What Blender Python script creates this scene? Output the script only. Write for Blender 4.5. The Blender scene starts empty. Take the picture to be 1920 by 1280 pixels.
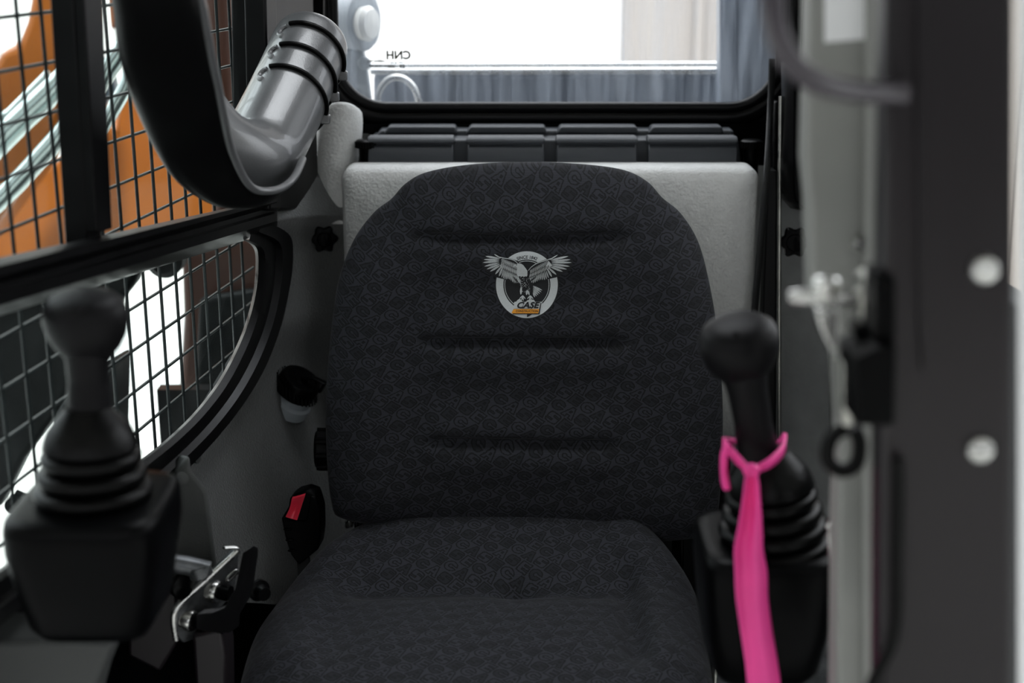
import bpy, bmesh, math, random
from mathutils import Vector, Matrix
from mathutils.bvhtree import BVHTree
random.seed(7)
SC = bpy.context.scene
COL = SC.collection
# ------------------------------------------------------------------ camera
F = 1920 * 50 / 36.0
PITCH = math.radians(16)
CAM = Vector((0, 0, 1.2))
cd = bpy.data.cameras.new('camera'); cam = bpy.data.objects.new('camera', cd); COL.objects.link(cam)
cam.location = CAM; cam.rotation_euler = (math.radians(90) - PITCH, 0, 0)
cd.lens = 50; cd.sensor_width = 36; cd.clip_start = 0.02
cd.dof.use_dof = True; cd.dof.focus_distance = 1.84; cd.dof.aperture_fstop = 3.2
SC.camera = cam
# ------------------------------------------------------------------ view and daylight
SC.view_settings.view_transform = 'Standard'; SC.view_settings.look = 'None'
SC.view_settings.gamma = 1; SC.view_settings.use_curve_mapping = False
SC.view_settings.exposure = 0.38
w = bpy.data.worlds.new('overcast_sky'); SC.world = w; w.use_nodes = True
wt = w.node_tree; wt.nodes.clear()
wo = wt.nodes.new('ShaderNodeOutputWorld'); bg = wt.nodes.new('ShaderNodeBackground')
tc = wt.nodes.new('ShaderNodeTexCoord'); sp = wt.nodes.new('ShaderNodeSeparateXYZ')
wt.links.new(tc.outputs['Generated'], sp.inputs[0])
# overcast sky: bright overhead and behind the machine, dim on the side of the workshop the camera stands in
def wm(op, a, b):
    n = wt.nodes.new('ShaderNodeMath'); n.operation = op
    for i, v in enumerate((a, b)):
        if isinstance(v, (int, float)): n.inputs[i].default_value = v
        else: wt.links.new(v, n.inputs[i])
    return n.outputs[0]
SKY_TOP, SKY_REAR, SKY_BASE = 4.5, 1.6, 0.03
zz = wm('MAXIMUM', sp.outputs['Z'], 0.0)
yy = wm('MAXIMUM', wm('ADD', sp.outputs['Y'], 0.1), 0.0)
st = wm('ADD', wm('ADD', wm('MULTIPLY', zz, SKY_TOP), wm('MULTIPLY', yy, SKY_REAR)), SKY_BASE)
gz = wm('MULTIPLY', st, wm('ADD', wm('MULTIPLY', wm('GREATER_THAN', sp.outputs['Z'], -0.03), 0.85), 0.15))
bg.inputs[0].default_value = (0.93, 0.965, 1.0, 1)
wt.links.new(gz, bg.inputs[1]); wt.links.new(bg.outputs[0], wo.inputs[0])
sd = bpy.data.lights.new('sun', 'SUN'); so = bpy.data.objects.new('sun', sd); COL.objects.link(so)
sd.energy = 4.0; sd.angle = math.radians(4); sd.color = (1, .97, .93)
so.rotation_euler = Vector((0.10, -0.55, 1.0)).to_track_quat('Z', 'Y').to_euler()

# ------------------------------------------------------------------ helpers
def ray(px, py):
    r = Vector(((px - 960) / F, 0, 0)); v = (640 - py) / F
    f = Vector((0, math.cos(PITCH), -math.sin(PITCH))); u = Vector((0, math.sin(PITCH), math.cos(PITCH)))
    return f + r + u * v
def P(px, py, Y):
    d = ray(px, py); return CAM + d * (Y / d.y)
WX0, WK = -0.45, 0.151
def PW(px, py, off=0.0):       # a point on the left wall plane (moved outward by off)
    d = ray(px, py); x0 = WX0 - off - WK * 1.25
    t = x0 / (d.x - WK * d.y); return CAM + d * t
WDIR = Vector((WK, 1, 0)).normalized(); WN = Vector((1, -WK, 0)).normalized()   # along the wall, into the cab

def lin(c):
    return tuple(((v / 255) / 12.92 if v / 255 <= .04045 else ((v / 255 + .055) / 1.055) ** 2.4) for v in c)
def smoothstep(a, b, x):
    t = min(1, max(0, (x - a) / (b - a))); return t * t * (3 - 2 * t)
def cr(pts, n, closed=False):
    """Catmull-Rom through tuples of any length"""
    out = []; m = len(pts); segs = m if closed else m - 1
    for i in range(segs):
        if closed: p = [pts[(i + k - 1) % m] for k in range(4)]
        else: p = [pts[max(0, min(m - 1, i + k - 1))] for k in range(4)]
        for j in range(n):
            t = j / n
            out.append(tuple(.5 * (2 * b + (c - a) * t + (2 * a - 5 * b + 4 * c - d) * t * t + (3 * b - a - 3 * c + d) * t ** 3)
                             for a, b, c, d in zip(*p)))
    if not closed: out.append(tuple(pts[-1]))
    return out
# ---- materials
class E:
    """tiny expression builder for math nodes"""
    def __init__(s, nt, v): s.nt = nt; s.v = v
    def op(s, o, *a):
        n = s.nt.nodes.new('ShaderNodeMath'); n.operation = o
        for i, q in enumerate((s,) + a):
            q = q.v if isinstance(q, E) else q
            if isinstance(q, (int, float)): n.inputs[i].default_value = q
            else: s.nt.links.new(q, n.inputs[i])
        return E(s.nt, n.outputs[0])
    def __add__(s, b): return s.op('ADD', b)
    def __sub__(s, b): return s.op('SUBTRACT', b)
    def __mul__(s, b): return s.op('MULTIPLY', b)
    def __rsub__(s, b): return (s * -1) + b
    def abs(s): return s.op('ABSOLUTE')
    def max(s, b): return s.op('MAXIMUM', b)
    def min(s, b): return s.op('MINIMUM', b)
    def neg(s): return s * -1
    def lt(s, b): return s.op('LESS_THAN', b)
    def floor(s): return s.op('FLOOR')
def mat(name, col, rough=.5, metal=0.0, noise=0.0, nscale=30, bump=0.0, bscale=200, spec=.5, streak=None, coat=0.0, sheen=0.0):
    m = bpy.data.materials.new(name); m.use_nodes = True; nt = m.node_tree
    b = nt.nodes['Principled BSDF']
    c = tuple(col) + (1,)
    b.inputs['Base Color'].default_value = c; b.inputs['Roughness'].default_value = rough
    b.inputs['Metallic'].default_value = metal; b.inputs['Specular IOR Level'].default_value = spec
    b.inputs['Coat Weight'].default_value = coat; b.inputs['Sheen Weight'].default_value = sheen
    t = nt.nodes.new('ShaderNodeTexCoord')
    if noise:
        mp = nt.nodes.new('ShaderNodeMapping'); nt.links.new(t.outputs['Object'], mp.inputs[0])
        if streak: mp.inputs['Scale'].default_value = streak
        n = nt.nodes.new('ShaderNodeTexNoise'); n.inputs['Scale'].default_value = nscale; n.inputs['Detail'].default_value = 6
        nt.links.new(mp.outputs[0], n.inputs[0])
        r = nt.nodes.new('ShaderNodeMapRange'); r.inputs[1].default_value = .3; r.inputs[2].default_value = .7
        r.inputs[3].default_value = 1 - noise; r.inputs[4].default_value = 1 + noise
        nt.links.new(n.outputs[0], r.inputs[0])
        mx = nt.nodes.new('ShaderNodeVectorMath'); mx.operation = 'SCALE'; mx.inputs[0].default_value = c[:3]
        nt.links.new(r.outputs[0], mx.inputs['Scale']); nt.links.new(mx.outputs[0], b.inputs['Base Color'])
        r2 = nt.nodes.new('ShaderNodeMapRange'); r2.inputs[3].default_value = max(0, rough - .08); r2.inputs[4].default_value = min(1, rough + .08)
        nt.links.new(n.outputs[0], r2.inputs[0]); nt.links.new(r2.outputs[0], b.inputs['Roughness'])
    if bump:
        n = nt.nodes.new('ShaderNodeTexNoise'); n.inputs['Scale'].default_value = bscale; n.inputs['Detail'].default_value = 4
        nt.links.new(t.outputs['Object'], n.inputs[0])
        bp = nt.nodes.new('ShaderNodeBump'); bp.inputs['Strength'].default_value = bump; bp.inputs['Distance'].default_value = .002
        nt.links.new(n.outputs[0], bp.inputs['Height']); nt.links.new(bp.outputs[0], b.inputs['Normal'])
    return m
def glass(name, tint, dust, dustcol, sx=(8, 8, .6), refl=.06):
    """thin pane: mostly clear, a little reflection, and a film of streaky dust"""
    m = bpy.data.materials.new(name); m.use_nodes = True; nt = m.node_tree; nt.nodes.clear()
    o = nt.nodes.new('ShaderNodeOutputMaterial'); tr = nt.nodes.new('ShaderNodeBsdfTransparent'); tr.inputs[0].default_value = tint + (1,)
    gl = nt.nodes.new('ShaderNodeBsdfGlossy'); gl.inputs['Roughness'].default_value = .03
    df = nt.nodes.new('ShaderNodeBsdfTranslucent'); df.inputs[0].default_value = dustcol + (1,)
    d2 = nt.nodes.new('ShaderNodeBsdfDiffuse'); d2.inputs[0].default_value = dustcol + (1,)
    dm = nt.nodes.new('ShaderNodeMixShader'); dm.inputs[0].default_value = .5
    nt.links.new(df.outputs[0], dm.inputs[1]); nt.links.new(d2.outputs[0], dm.inputs[2])
    m1 = nt.nodes.new('ShaderNodeMixShader'); m1.inputs[0].default_value = refl
    nt.links.new(tr.outputs[0], m1.inputs[1]); nt.links.new(gl.outputs[0], m1.inputs[2])
    m2 = nt.nodes.new('ShaderNodeMixShader'); nt.links.new(m1.outputs[0], m2.inputs[1]); nt.links.new(dm.outputs[0], m2.inputs[2])
    t = nt.nodes.new('ShaderNodeTexCoord'); mp = nt.nodes.new('ShaderNodeMapping'); mp.inputs['Scale'].default_value = sx
    n = nt.nodes.new('ShaderNodeTexNoise'); n.inputs['Scale'].default_value = 6; n.inputs['Detail'].default_value = 8; n.inputs['Roughness'].default_value = .65
    r = nt.nodes.new('ShaderNodeMapRange'); r.inputs[1].default_value = .35; r.inputs[2].default_value = .75
    r.inputs[3].default_value = dust * .25; r.inputs[4].default_value = dust * 1.8
    nt.links.new(t.outputs['Object'], mp.inputs[0]); nt.links.new(mp.outputs[0], n.inputs[0]); nt.links.new(n.outputs[0], r.inputs[0])
    nt.links.new(r.outputs[0], m2.inputs[0]); nt.links.new(m2.outputs[0], o.inputs[0])
    return m
def seat_fabric():
    """woven cloth: scattered tilted C A S E letters, outlined and hatched by turns"""
    m = bpy.data.materials.new('patterned_seat_cloth'); m.use_nodes = True; nt = m.node_tree
    b = nt.nodes['Principled BSDF']; b.inputs['Roughness'].default_value = .85; b.inputs['Specular IOR Level'].default_value = .25
    b.inputs['Sheen Weight'].default_value = .05; b.inputs['Sheen Roughness'].default_value = .4
    uv = nt.nodes.new('ShaderNodeUVMap'); uv.uv_map = 'UVMap'
    wob = nt.nodes.new('ShaderNodeTexNoise'); wob.inputs['Scale'].default_value = 420; nt.links.new(uv.outputs[0], wob.inputs[0])
    s = nt.nodes.new('ShaderNodeSeparateXYZ'); nt.links.new(uv.outputs[0], s.inputs[0])
    ws = nt.nodes.new('ShaderNodeSeparateColor'); nt.links.new(wob.outputs[1], ws.inputs[0])
    x = E(nt, s.outputs[0]) + (E(nt, ws.outputs[0]) - .5) * .0022; y = E(nt, s.outputs[1]) + (E(nt, ws.outputs[1]) - .5) * .0022
    c, sn = math.cos(math.radians(32)), math.sin(math.radians(32))
    U = (x * c - y * sn) * (1 / .0173); V = (x * sn + y * c) * (1 / .0165)
    r = V.floor(); bb = V - r - .5; U = U - V * .29 - r * 1.61
    i = U.floor(); a = U - i - .5
    L = i.op('FLOORED_MODULO', 4.0); sty = (i + r).op('FLOORED_MODULO', 2.0)
    a = a * .90; bb = bb * .97; ab = bb.abs(); aa = a.abs()
    # C
    e = (a * a + bb * bb * 1.08).op('SQRT')
    sC = ((e - .275).abs() - .135).max((((a * -1) + .02).max(ab - .085)).neg())
    # A
    sA = (aa + bb * .36 - .26).max(ab - .42).max((aa - .045).max((bb - .06).abs() - .07).neg()).max((aa - .10).max(bb + .22).neg())
    # S
    e4 = ((a * a) * (a * a) + (bb * bb) * (bb * bb)).op('POWER', .25) - .39
    sS = e4.max(((a * -1) - .02).max((bb - .14).abs() - .05).neg()).max((a - .02).max((bb + .14).abs() - .05).neg())
    # E
    sE = (aa - .35).max(ab - .40).max(((a * -1) - .08).max((ab - .15).abs() - .05).neg())
    sd_ = sC * L.op('COMPARE', 0.0, .4) + sA * L.op('COMPARE', 1.0, .4) + sS * L.op('COMPARE', 2.0, .4) + sE * L.op('COMPARE', 3.0, .4)
    outl = sd_.abs().lt(.042); fill = sd_.lt(0.0) * sty
    hx = (E(nt, s.outputs[0]) * 3900.0).op('SINE') * (E(nt, s.outputs[1]) * 3900.0).op('SINE')
    hatch = hx * .22 + .58
    dark = outl.max(fill * hatch)
    weave = ((E(nt, s.outputs[0]) * 5600.0).op('SINE') * .10 + (E(nt, s.outputs[1]) * 3000.0).op('SINE') * .07) + 1.0
    mx = nt.nodes.new('ShaderNodeMix'); mx.data_type = 'RGBA'
    nt.links.new(dark.v, mx.inputs[0]); mx.inputs[6].default_value = (.024, .025, .031, 1); mx.inputs[7].default_value = (.007, .007, .008, 1)
    vm = nt.nodes.new('ShaderNodeVectorMath'); vm.operation = 'SCALE'
    nt.links.new(mx.outputs[2], vm.inputs[0]); nt.links.new(weave.v, vm.inputs['Scale']); nt.links.new(vm.outputs[0], b.inputs['Base Color'])
    bp = nt.nodes.new('ShaderNodeBump'); bp.inputs['Strength'].default_value = .25; bp.inputs['Distance'].default_value = .0006
    nt.links.new((dark * -1 + weave).v, bp.inputs['Height']); nt.links.new(bp.outputs[0], b.inputs['Normal'])
    return m
M = dict(
    cloth=seat_fabric(),
    plastic=mat('black_plastic', (.0014, .0015, .0017), .32, spec=.06, bump=.12, bscale=500, noise=.15, nscale=8),
    shell=mat('moulded_black_plastic', (.003, .003, .0032), .36, spec=.22, bump=.10, bscale=700, noise=.1, nscale=6),
    sleeve=mat('satin_dark_grey_plastic', (.11, .112, .116), .31, bump=.15, bscale=600, noise=.12, nscale=14, spec=1.0, coat=.4),
    rubber=mat('black_rubber', (.0015, .0015, .0015), .32, spec=.12, bump=.15, bscale=250, noise=.2, nscale=20),
    knob=mat('soft_black_grip', (.0055, .0053, .006), .46, spec=.12, bump=.1, bscale=300, noise=.1, nscale=15),
    seal=mat('window_seal_rubber', (.0025, .0025, .0028), .34, spec=.2, noise=.2, nscale=12),
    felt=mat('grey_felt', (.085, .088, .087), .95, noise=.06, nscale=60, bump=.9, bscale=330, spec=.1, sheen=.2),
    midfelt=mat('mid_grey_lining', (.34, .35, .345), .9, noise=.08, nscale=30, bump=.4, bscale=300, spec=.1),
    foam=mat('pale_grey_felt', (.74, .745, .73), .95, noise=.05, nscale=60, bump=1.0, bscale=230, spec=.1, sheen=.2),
    grey=mat('grey_painted_metal', lin((138, 139, 135)), .5, noise=.06, nscale=9, bump=.06, bscale=400),
    console=mat('grey_textured_plastic', lin((60, 62, 61)), .6, noise=.05, nscale=20, bump=.3, bscale=700),
    post=mat('dark_painted_steel', (.012, .009, .011), .38, spec=.35, noise=.22, nscale=6, streak=(1, 1, .2)),
    bar=mat('dark_painted_tube', (.045, .038, .047), .32, noise=.1, nscale=10, coat=.2),
    steel=mat('bare_steel', (.62, .62, .6), .27, 1.0, noise=.15, nscale=30, bump=.08, bscale=300),
    zinc=mat('zinc_plated_steel', (.5, .5, .46), .34, 1.0, noise=.2, nscale=40),
    brass=mat('yellow_zinc_bolt', (.65, .58, .22), .3, 1.0, noise=.1),
    dsteel=mat('dark_steel_plate', (.10, .105, .11), .35, .7, noise=.35, nscale=60, bump=.1),
    wire=mat('dark_wire', (.012, .016, .017), .35, .3, noise=.2, nscale=40),
    orange=mat('orange_loader_paint', lin((150, 82, 14)), .32, noise=.10, nscale=3, coat=.3),
    rust=mat('brown_orange_paint', lin((84, 46, 30)), .4, noise=.15, nscale=4),
    chrome=mat('hydraulic_steel', (.62, .72, .70), .22, .9, noise=.08, nscale=20),
    white=mat('white_cladding', (.86, .86, .84), .7, noise=.02, nscale=2),
    beige=mat('beige_cladding', lin((150, 145, 140)), .7, noise=.03, nscale=2),
    hood=mat('blue_grey_hood_paint', lin((100, 108, 120)), .38, noise=.25, nscale=7, streak=(6, 6, .5)),
    lens=mat('milky_lamp_lens', (.80, .79, .74), .25),
    duct=mat('slate_plastic', (.035, .040, .047), .42, bump=.35, bscale=900, noise=.06, nscale=10),
    red=mat('red_button', (.88, .035, .075), .35, noise=.05),
    pink=mat('hot_pink_ribbon', (.93, .06, .34), .55, noise=.05, nscale=25, bump=.12, bscale=60),
    silver=mat('silver_thread', (.52, .545, .55), .7, noise=.08, nscale=900),
    badgeblack=mat('black_thread', (.009, .0095, .011), .85),
    badgeorange=mat('orange_thread', lin((225, 150, 40)), .8),
    paper=mat('white_sticker', (.88, .89, .90), .6),
    belt=mat('belt_webbing', (.016, .017, .018), .6, bump=.5, bscale=900),
    asphalt=mat('pale_concrete', (.55, .55, .53), .9, noise=.2, nscale=3),
    tyre=mat('dark_underframe', (.004, .005, .005), .5, spec=.15, noise=.2),
    milk=mat('milky_plastic', (.30, .33, .35), .4),
    pane_r=glass('rear_pane', (.97, .98, 1.0), .20, (.62, .70, .82), sx=(9, 9, .7), refl=.05),
    pane_l=glass('side_pane', (.80, .87, .86), .012, (.6, .7, .7), sx=(3, 3, 2), refl=.04),
    ink=mat('glass_print', (.03, .035, .02), .6),
)
# ---- object building
def tag(o, label=None, cat=None, group=None, kind=None):
    if label: o['label'] = label
    if cat: o['category'] = cat
    if group: o['group'] = group
    if kind: o['kind'] = kind
    return o
def empty(name, loc, label, cat, group=None):
    o = bpy.data.objects.new(name, None); COL.objects.link(o); o.location = loc; o.empty_display_size = .05
    return tag(o, label, cat, group)
def fin(bm, name, m, parent=None, smooth=True, bevel=0, seg=3, sub=0, angle=40, recalc=True):
    if recalc: bmesh.ops.recalc_face_normals(bm, faces=bm.faces)
    me = bpy.data.meshes.new(name); bm.to_mesh(me); bm.free()
    o = bpy.data.objects.new(name, me); COL.objects.link(o)
    for q in (m if isinstance(m, (list, tuple)) else [m]): me.materials.append(M[q])
    if bevel:
        b = o.modifiers.new('bevel', 'BEVEL'); b.width = bevel; b.segments = seg; b.limit_method = 'ANGLE'; b.angle_limit = math.radians(35)
    if sub:
        s = o.modifiers.new('subdivision', 'SUBSURF'); s.levels = sub; s.render_levels = sub
    if smooth:
        me.shade_smooth()
        if not sub:
            try: me.set_sharp_from_angle(angle=math.radians(angle if not bevel else 50))
            except Exception: pass
    if parent is not None:
        o.parent = parent; Mw = Matrix.Identity(4); q = parent
        Mw = Matrix.Translation(q.location)
        while q.parent is not None: q = q.parent
        o.matrix_parent_inverse = Matrix.Translation(parent_world(parent)).inverted()
    return o
def parent_world(p):
    # every mesh is written in world coordinates, so only empties carry an offset
    return Vector(p.location) if p.type == 'EMPTY' else Vector((0, 0, 0))
def box(bm, c, s, R=None):
    r = bmesh.ops.create_cube(bm, size=1); T = Matrix.Translation(Vector(c)) @ ((R.to_4x4() if R else Matrix.Identity(4))) @ Matrix.Diagonal((s[0], s[1], s[2], 1))
    bmesh.ops.transform(bm, matrix=T, verts=r['verts']); return r['verts']
def prism(bm, pts, ext):
    """closed solid from a planar outline of 3D points extruded by a vector"""
    ext = Vector(ext); a = [bm.verts.new(Vector(p)) for p in pts]; b = [bm.verts.new(Vector(p) + ext) for p in pts]
    bm.faces.new(a); bm.faces.new(list(reversed(b)))
    n = len(a)
    for i in range(n): bm.faces.new((a[i], b[i], b[(i + 1) % n], a[(i + 1) % n]))
def frame(t, up=Vector((0, 0, 1))):
    t = t.normalized()
    if abs(t.dot(up)) > .97: up = Vector((0, 1, 0)) if abs(t.y) < .9 else Vector((0, 0, 1))
    s = t.cross(up).normalized(); return s, s.cross(t).normalized()
def tube(bm, pts, rad, n=20, cap=True, closed=False, squash=None, up=None):
    pts = [Vector(p) for p in pts]; rings = []; m = len(pts)
    s0 = None
    for i, p in enumerate(pts):
        t = (pts[(i + 1) % m] - pts[(i - 1) % m]) if closed else (pts[min(i + 1, m - 1)] - pts[max(i - 1, 0)])
        t.normalize()
        if s0 is None: s, u = frame(t, up or Vector((0, 0, 1)))
        else:
            s = (s0 - t * s0.dot(t)).normalized(); u = s.cross(t).normalized()
        s0 = s
        r = rad[i] if isinstance(rad, (list, tuple)) else rad
        a, b = (r if isinstance(r, tuple) else (r, r * (squash or 1)))
        rings.append([bm.verts.new(p + s * (a * math.cos(k * 2 * math.pi / n)) + u * (b * math.sin(k * 2 * math.pi / n))) for k in range(n)])
    for i in range(m if closed else m - 1):
        A, B = rings[i], rings[(i + 1) % m]
        for k in range(n): bm.faces.new((A[k], A[(k + 1) % n], B[(k + 1) % n], B[k]))
    if cap and not closed:
        bm.faces.new(rings[0]); bm.faces.new(list(reversed(rings[-1])))
    return rings
def lathe(bm, c, axis, prof, n=40, sx=1.0, sy=1.0):
    """prof: list of (height along the axis, radius)"""
    c = Vector(c); axis = Vector(axis).normalized(); s, u = frame(axis, Vector((0, 1, 0))); rings = []
    for h, r in prof:
        r = max(r, 1e-5)
        rings.append([bm.verts.new(c + axis * h + s * (r * sx * math.cos(k * 2 * math.pi / n)) + u * (r * sy * math.sin(k * 2 * math.pi / n))) for k in range(n)])
    for A, B in zip(rings, rings[1:]):
        for k in range(n): bm.faces.new((A[k], A[(k + 1) % n], B[(k + 1) % n], B[k]))
    bm.faces.new(rings[0]); bm.faces.new(list(reversed(rings[-1])))
def strip(bm, A, B):
    a = [bm.verts.new(Vector(p)) for p in A]; b = [bm.verts.new(Vector(p)) for p in B]
    for i in range(len(a) - 1): bm.faces.new((a[i], a[i + 1], b[i + 1], b[i]))
def grid(bm, rows, uvf=None):
    V = [[bm.verts.new(Vector(p)) for p in r] for r in rows]
    for i in range(len(V) - 1):
        for j in range(len(V[0]) - 1): bm.faces.new((V[i][j], V[i][j + 1], V[i + 1][j + 1], V[i + 1][j]))
    return V
def NB(): return bmesh.new()

# ================================================================== THE SETTING
YB = 2.27      # rear wall
# rear window outline (glass edge), rounded rectangle traced in the rear wall's plane
zt = P(960, 0, YB).z + .28
def rwin(grow=0.0):
    bl, br = P(638, 190, YB), P(1452, 188, YB)
    x0, x1, z0 = bl.x - grow, br.x + grow, P(960, 193, YB).z - grow
    z1 = zt + grow; R = .075 + grow; out = []
    for cx, cz, a0 in ((x1 - R, z0 + R, -90), (x1 - R, z1 - R, 0), (x0 + R, z1 - R, 90), (x0 + R, z0 + R, 180)):
        for k in range(13):
            a = math.radians(a0 + k * 7.5); out.append((cx + R * math.cos(a), cz + R * math.sin(a)))
    return out
def ringwall(bm, inner, outer_rect, y, th):
    """wall slab with a shaped hole; inner: list of (x,z)"""
    x0, x1, z0, z1 = outer_rect; n = len(inner)
    cx = sum(p[0] for p in inner) / n; cz = sum(p[1] for p in inner) / n; out = []
    for x, z in inner:
        dx, dz = x - cx, z - cz; k = 1e9
        if dx > 1e-9: k = min(k, (x1 - cx) / dx)
        if dx < -1e-9: k = min(k, (x0 - cx) / dx)
        if dz > 1e-9: k = min(k, (z1 - cz) / dz)
        if dz < -1e-9: k = min(k, (z0 - cz) / dz)
        out.append((cx + dx * k, cz + dz * k))
    rings = [[bm.verts.new((x, yy_, z)) for x, z in L] for L, yy_ in ((inner, y), (out, y), (out, y + th), (inner, y + th))]
    for q in range(4):
        A, B = rings[q], rings[(q + 1) % 4]
        for i in range(n): bm.faces.new((A[i], A[(i + 1) % n], B[(i + 1) % n], B[i]))
ZC = 1.66       # ceiling height
bm = NB(); ringwall(bm, rwin(.028), (-.37, .62, 0, ZC), YB, .04); box(bm, (.14, YB + .03, .30), (.98, .03, .64)); box(bm, (-.45, YB + .03, .22), (.3, .03, .48)); o = fin(bm, 'wall_back', 'seal', smooth=False); tag(o, kind='structure')
# window_1 : rear window with its rubber seal, pane and printed mark
win = bpy.data.objects.new('window_1', None); COL.objects.link(win); win.location = (0, YB, zt - .3); tag(win, kind='structure')
bm = NB()
tube(bm, [(x, YB - .012, z) for x, z in rwin(.006)], .009, 14, closed=True)
tube(bm, [(x, YB - .006, z) for x, z in rwin(.022)], .014, 14, closed=True)
fin(bm, 'window_seal', 'seal', win)
bm = NB(); v = [bm.verts.new((x, YB + .004, z)) for x, z in rwin(.004)]; bm.faces.new(v)
fin(bm, 'window_pane', 'pane_r', win, smooth=False)
def text_mesh(body, size, shear=0, offset=0, spacing=1.0):
    cu = bpy.data.curves.new('lettering', 'FONT'); cu.body = body; cu.size = size; cu.shear = shear; cu.offset = offset
    cu.align_x = 'CENTER'; cu.align_y = 'CENTER'; cu.space_character = spacing; cu.resolution_u = 3
    ob = bpy.data.objects.new('lettering', cu); COL.objects.link(ob)
    dg = bpy.context.evaluated_depsgraph_get(); dg.update()
    me = bpy.data.meshes.new_from_object(ob.evaluated_get(dg)); bpy.data.objects.remove(ob); bpy.data.curves.remove(cu)
    return me
bm = NB()
for s_, px, py, h in (('CNH', 747, 104, .0135), ('CNH GLASS', 744, 117.5, .0032), ('LAMINATED', 707, 115, .0042), ('DOT 18 AS2 M60', 710, 123.5, .0032), ('43R', 734, 125, .005), ('E9', 754, 125, .0065)):
    me = text_mesh(s_, h * 1.3, offset=h * .05); p = P(px, py, YB - .001); n0 = len(bm.verts)
    bm.from_mesh(me); bm.verts.ensure_lookup_table()
    for v in bm.verts[n0:]: v.co = Vector((p.x - v.co.x, p.y, p.z + v.co.y))
    bpy.data.meshes.remove(me)
fin(bm, 'printed_mark', 'ink', win, smooth=False, recalc=False)

# left wall: plane through WX0, slanting inward toward the rear
def wbox(bm, pxA, pxB, th, off=0.0):
    pass
SEAL_IN = [(448, 447), (470, 458), (479, 480), (476, 540), (462, 600), (438, 660), (405, 720), (362, 775), (310, 825), (250, 872), (150, 950), (20, 1050), (-120, 1150)]
SEAL_OUT = [(470, 415), (522, 440), (530, 490), (520, 560), (503, 625), (474, 695), (436, 757), (390, 815), (340, 868), (280, 925), (180, 1005), (40, 1115), (-120, 1235)]
si = cr(SEAL_IN, 5); so_ = cr(SEAL_OUT, 5)
# window_2: upper sliding side window ; window_3: lower side window
w3 = bpy.data.objects.new('window_3', None); COL.objects.link(w3); w3.location = PW(300, 900); tag(w3, kind='structure')
bm = NB()
rows = []
mid = [((a[0] + b[0]) / 2, (a[1] + b[1]) / 2) for a, b in zip(si, so_)]
rows.append([PW(*p, off=.02) for p in si]); rows.append([PW(*p) + WN * .004 for p in si])
rows.append([PW(p[0] + 4, p[1] + 3) + WN * .011 for p in si])
rows.append([PW(*p) + WN * .010 for p in mid]); rows.append([PW(p[0] + 3, p[1] + 3) + WN * .018 for p in mid])
rows.append([PW(p[0] - 3, p[1] - 2) + WN * .018 for p in so_]); rows.append([PW(*p) + WN * .006 for p in so_]); rows.append([PW(*p, off=.03) for p in so_])
grid(bm, rows); fin(bm, 'window_seal', 'seal', w3)
bm = NB(); pts = [PW(*p, off=.015) for p in [(-200, 612), (448, 447)] + si + [(-200, 1200)]]
bm.faces.new([bm.verts.new(p) for p in pts]); fin(bm, 'window_pane', 'pane_l', w3, smooth=False)
# rail between the two side windows : stepped black extrusion with a bright upper ledge
rl = NB()
prof = [(480, .03), (480, -.02), (498, -.034), (520, -.034), (536, -.018), (548, -.018), (556, -.026), (580, -.026), (596, -.004), (600, .03)]
endpy = [384, 384, 386, 392, 400, 408, 413, 428, 443, 446]
rows = []
for (py, off), ey in zip(prof, endpy):
    a = PW(-120, py + 29, off=off); b = PW(520, ey - 14, off=off); rows.append([a.lerp(b, k / 8) for k in range(9)])
grid(rl, rows); o = fin(rl, 'trim_1', 'seal', smooth=True, angle=25); tag(o, kind='structure')
w2 = bpy.data.objects.new('window_2', None); COL.objects.link(w2); w2.location = PW(250, 430); tag(w2, kind='structure')
bm = NB(); pts = [PW(*p, off=.02) for p in [(-200, 540), (450, 392), (450, -150), (-200, -150)]]
bm.faces.new([bm.verts.new(p) for p in pts]); fin(bm, 'window_pane', 'pane_l', w2, smooth=False)
bm = NB()      # mullion of the sliding pane: two overlapping upright channels
for xa, xb, xa2, xb2, d0, d1, yb in ((84, 122, 122, 150, .012, -.012, 455), (112, 150, 146, 176, -.002, -.022, 428)):
    prism(bm, [PW(xa, -150, off=d0), PW(xb, -150, off=d0), PW(xb2, yb, off=d0), PW(xa2, yb + 8, off=d0)], WN * (d0 - d1))
fin(bm, 'window_mullion', 'seal', w2, bevel=.002)
bm = NB()      # rear upright of the upper window
prism(bm, [PW(428, -200, off=.03), PW(520, -200, off=.03), PW(540, 392, off=.03), PW(440, 394, off=.03)], WN * .05)
prism(bm, [PW(452, -200, off=.0), PW(474, -200, off=.0), PW(488, 392, off=.0), PW(466, 394, off=.0)], WN * .03)
fin(bm, 'window_upright', 'seal', w2, bevel=.004)
# felt-lined rear left corner : one curved sheet from the seal round to the rear wall, flaring into a shelf below
bm = NB(); rows = []
for p in so_[:-4]:
    py = p[1]; a = PW(p[0] - 8, py - 2) + WN * .004
    f = smoothstep(600, 1050, py)
    b = P(780, max(py, 395) * .96 + 20, YB - .02 - .16 * f)
    row = []
    for k in range(15):
        t = k / 14; q = a.lerp(b, t)
        q += Vector((-.014, .05 + .07 * f, 0)) * math.sin(t * math.pi); q.z -= .07 * f * math.sin(t * math.pi * .8); q += -WN * .03 * smoothstep(600, 700, py) * smoothstep(0, .12, t)
        row.append(q)
    rows.append(row)
rows = [[P(560 + 10 * k, 250, YB - .03) for k in range(15)]] + rows
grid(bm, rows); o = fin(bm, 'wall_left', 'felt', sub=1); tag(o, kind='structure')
fo = bpy.data.objects['wall_left']; FB = BVHTree.FromPolygons([v.co[:] for v in fo.data.vertices], [p.vertices[:] for p in fo.data.polygons])
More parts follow.
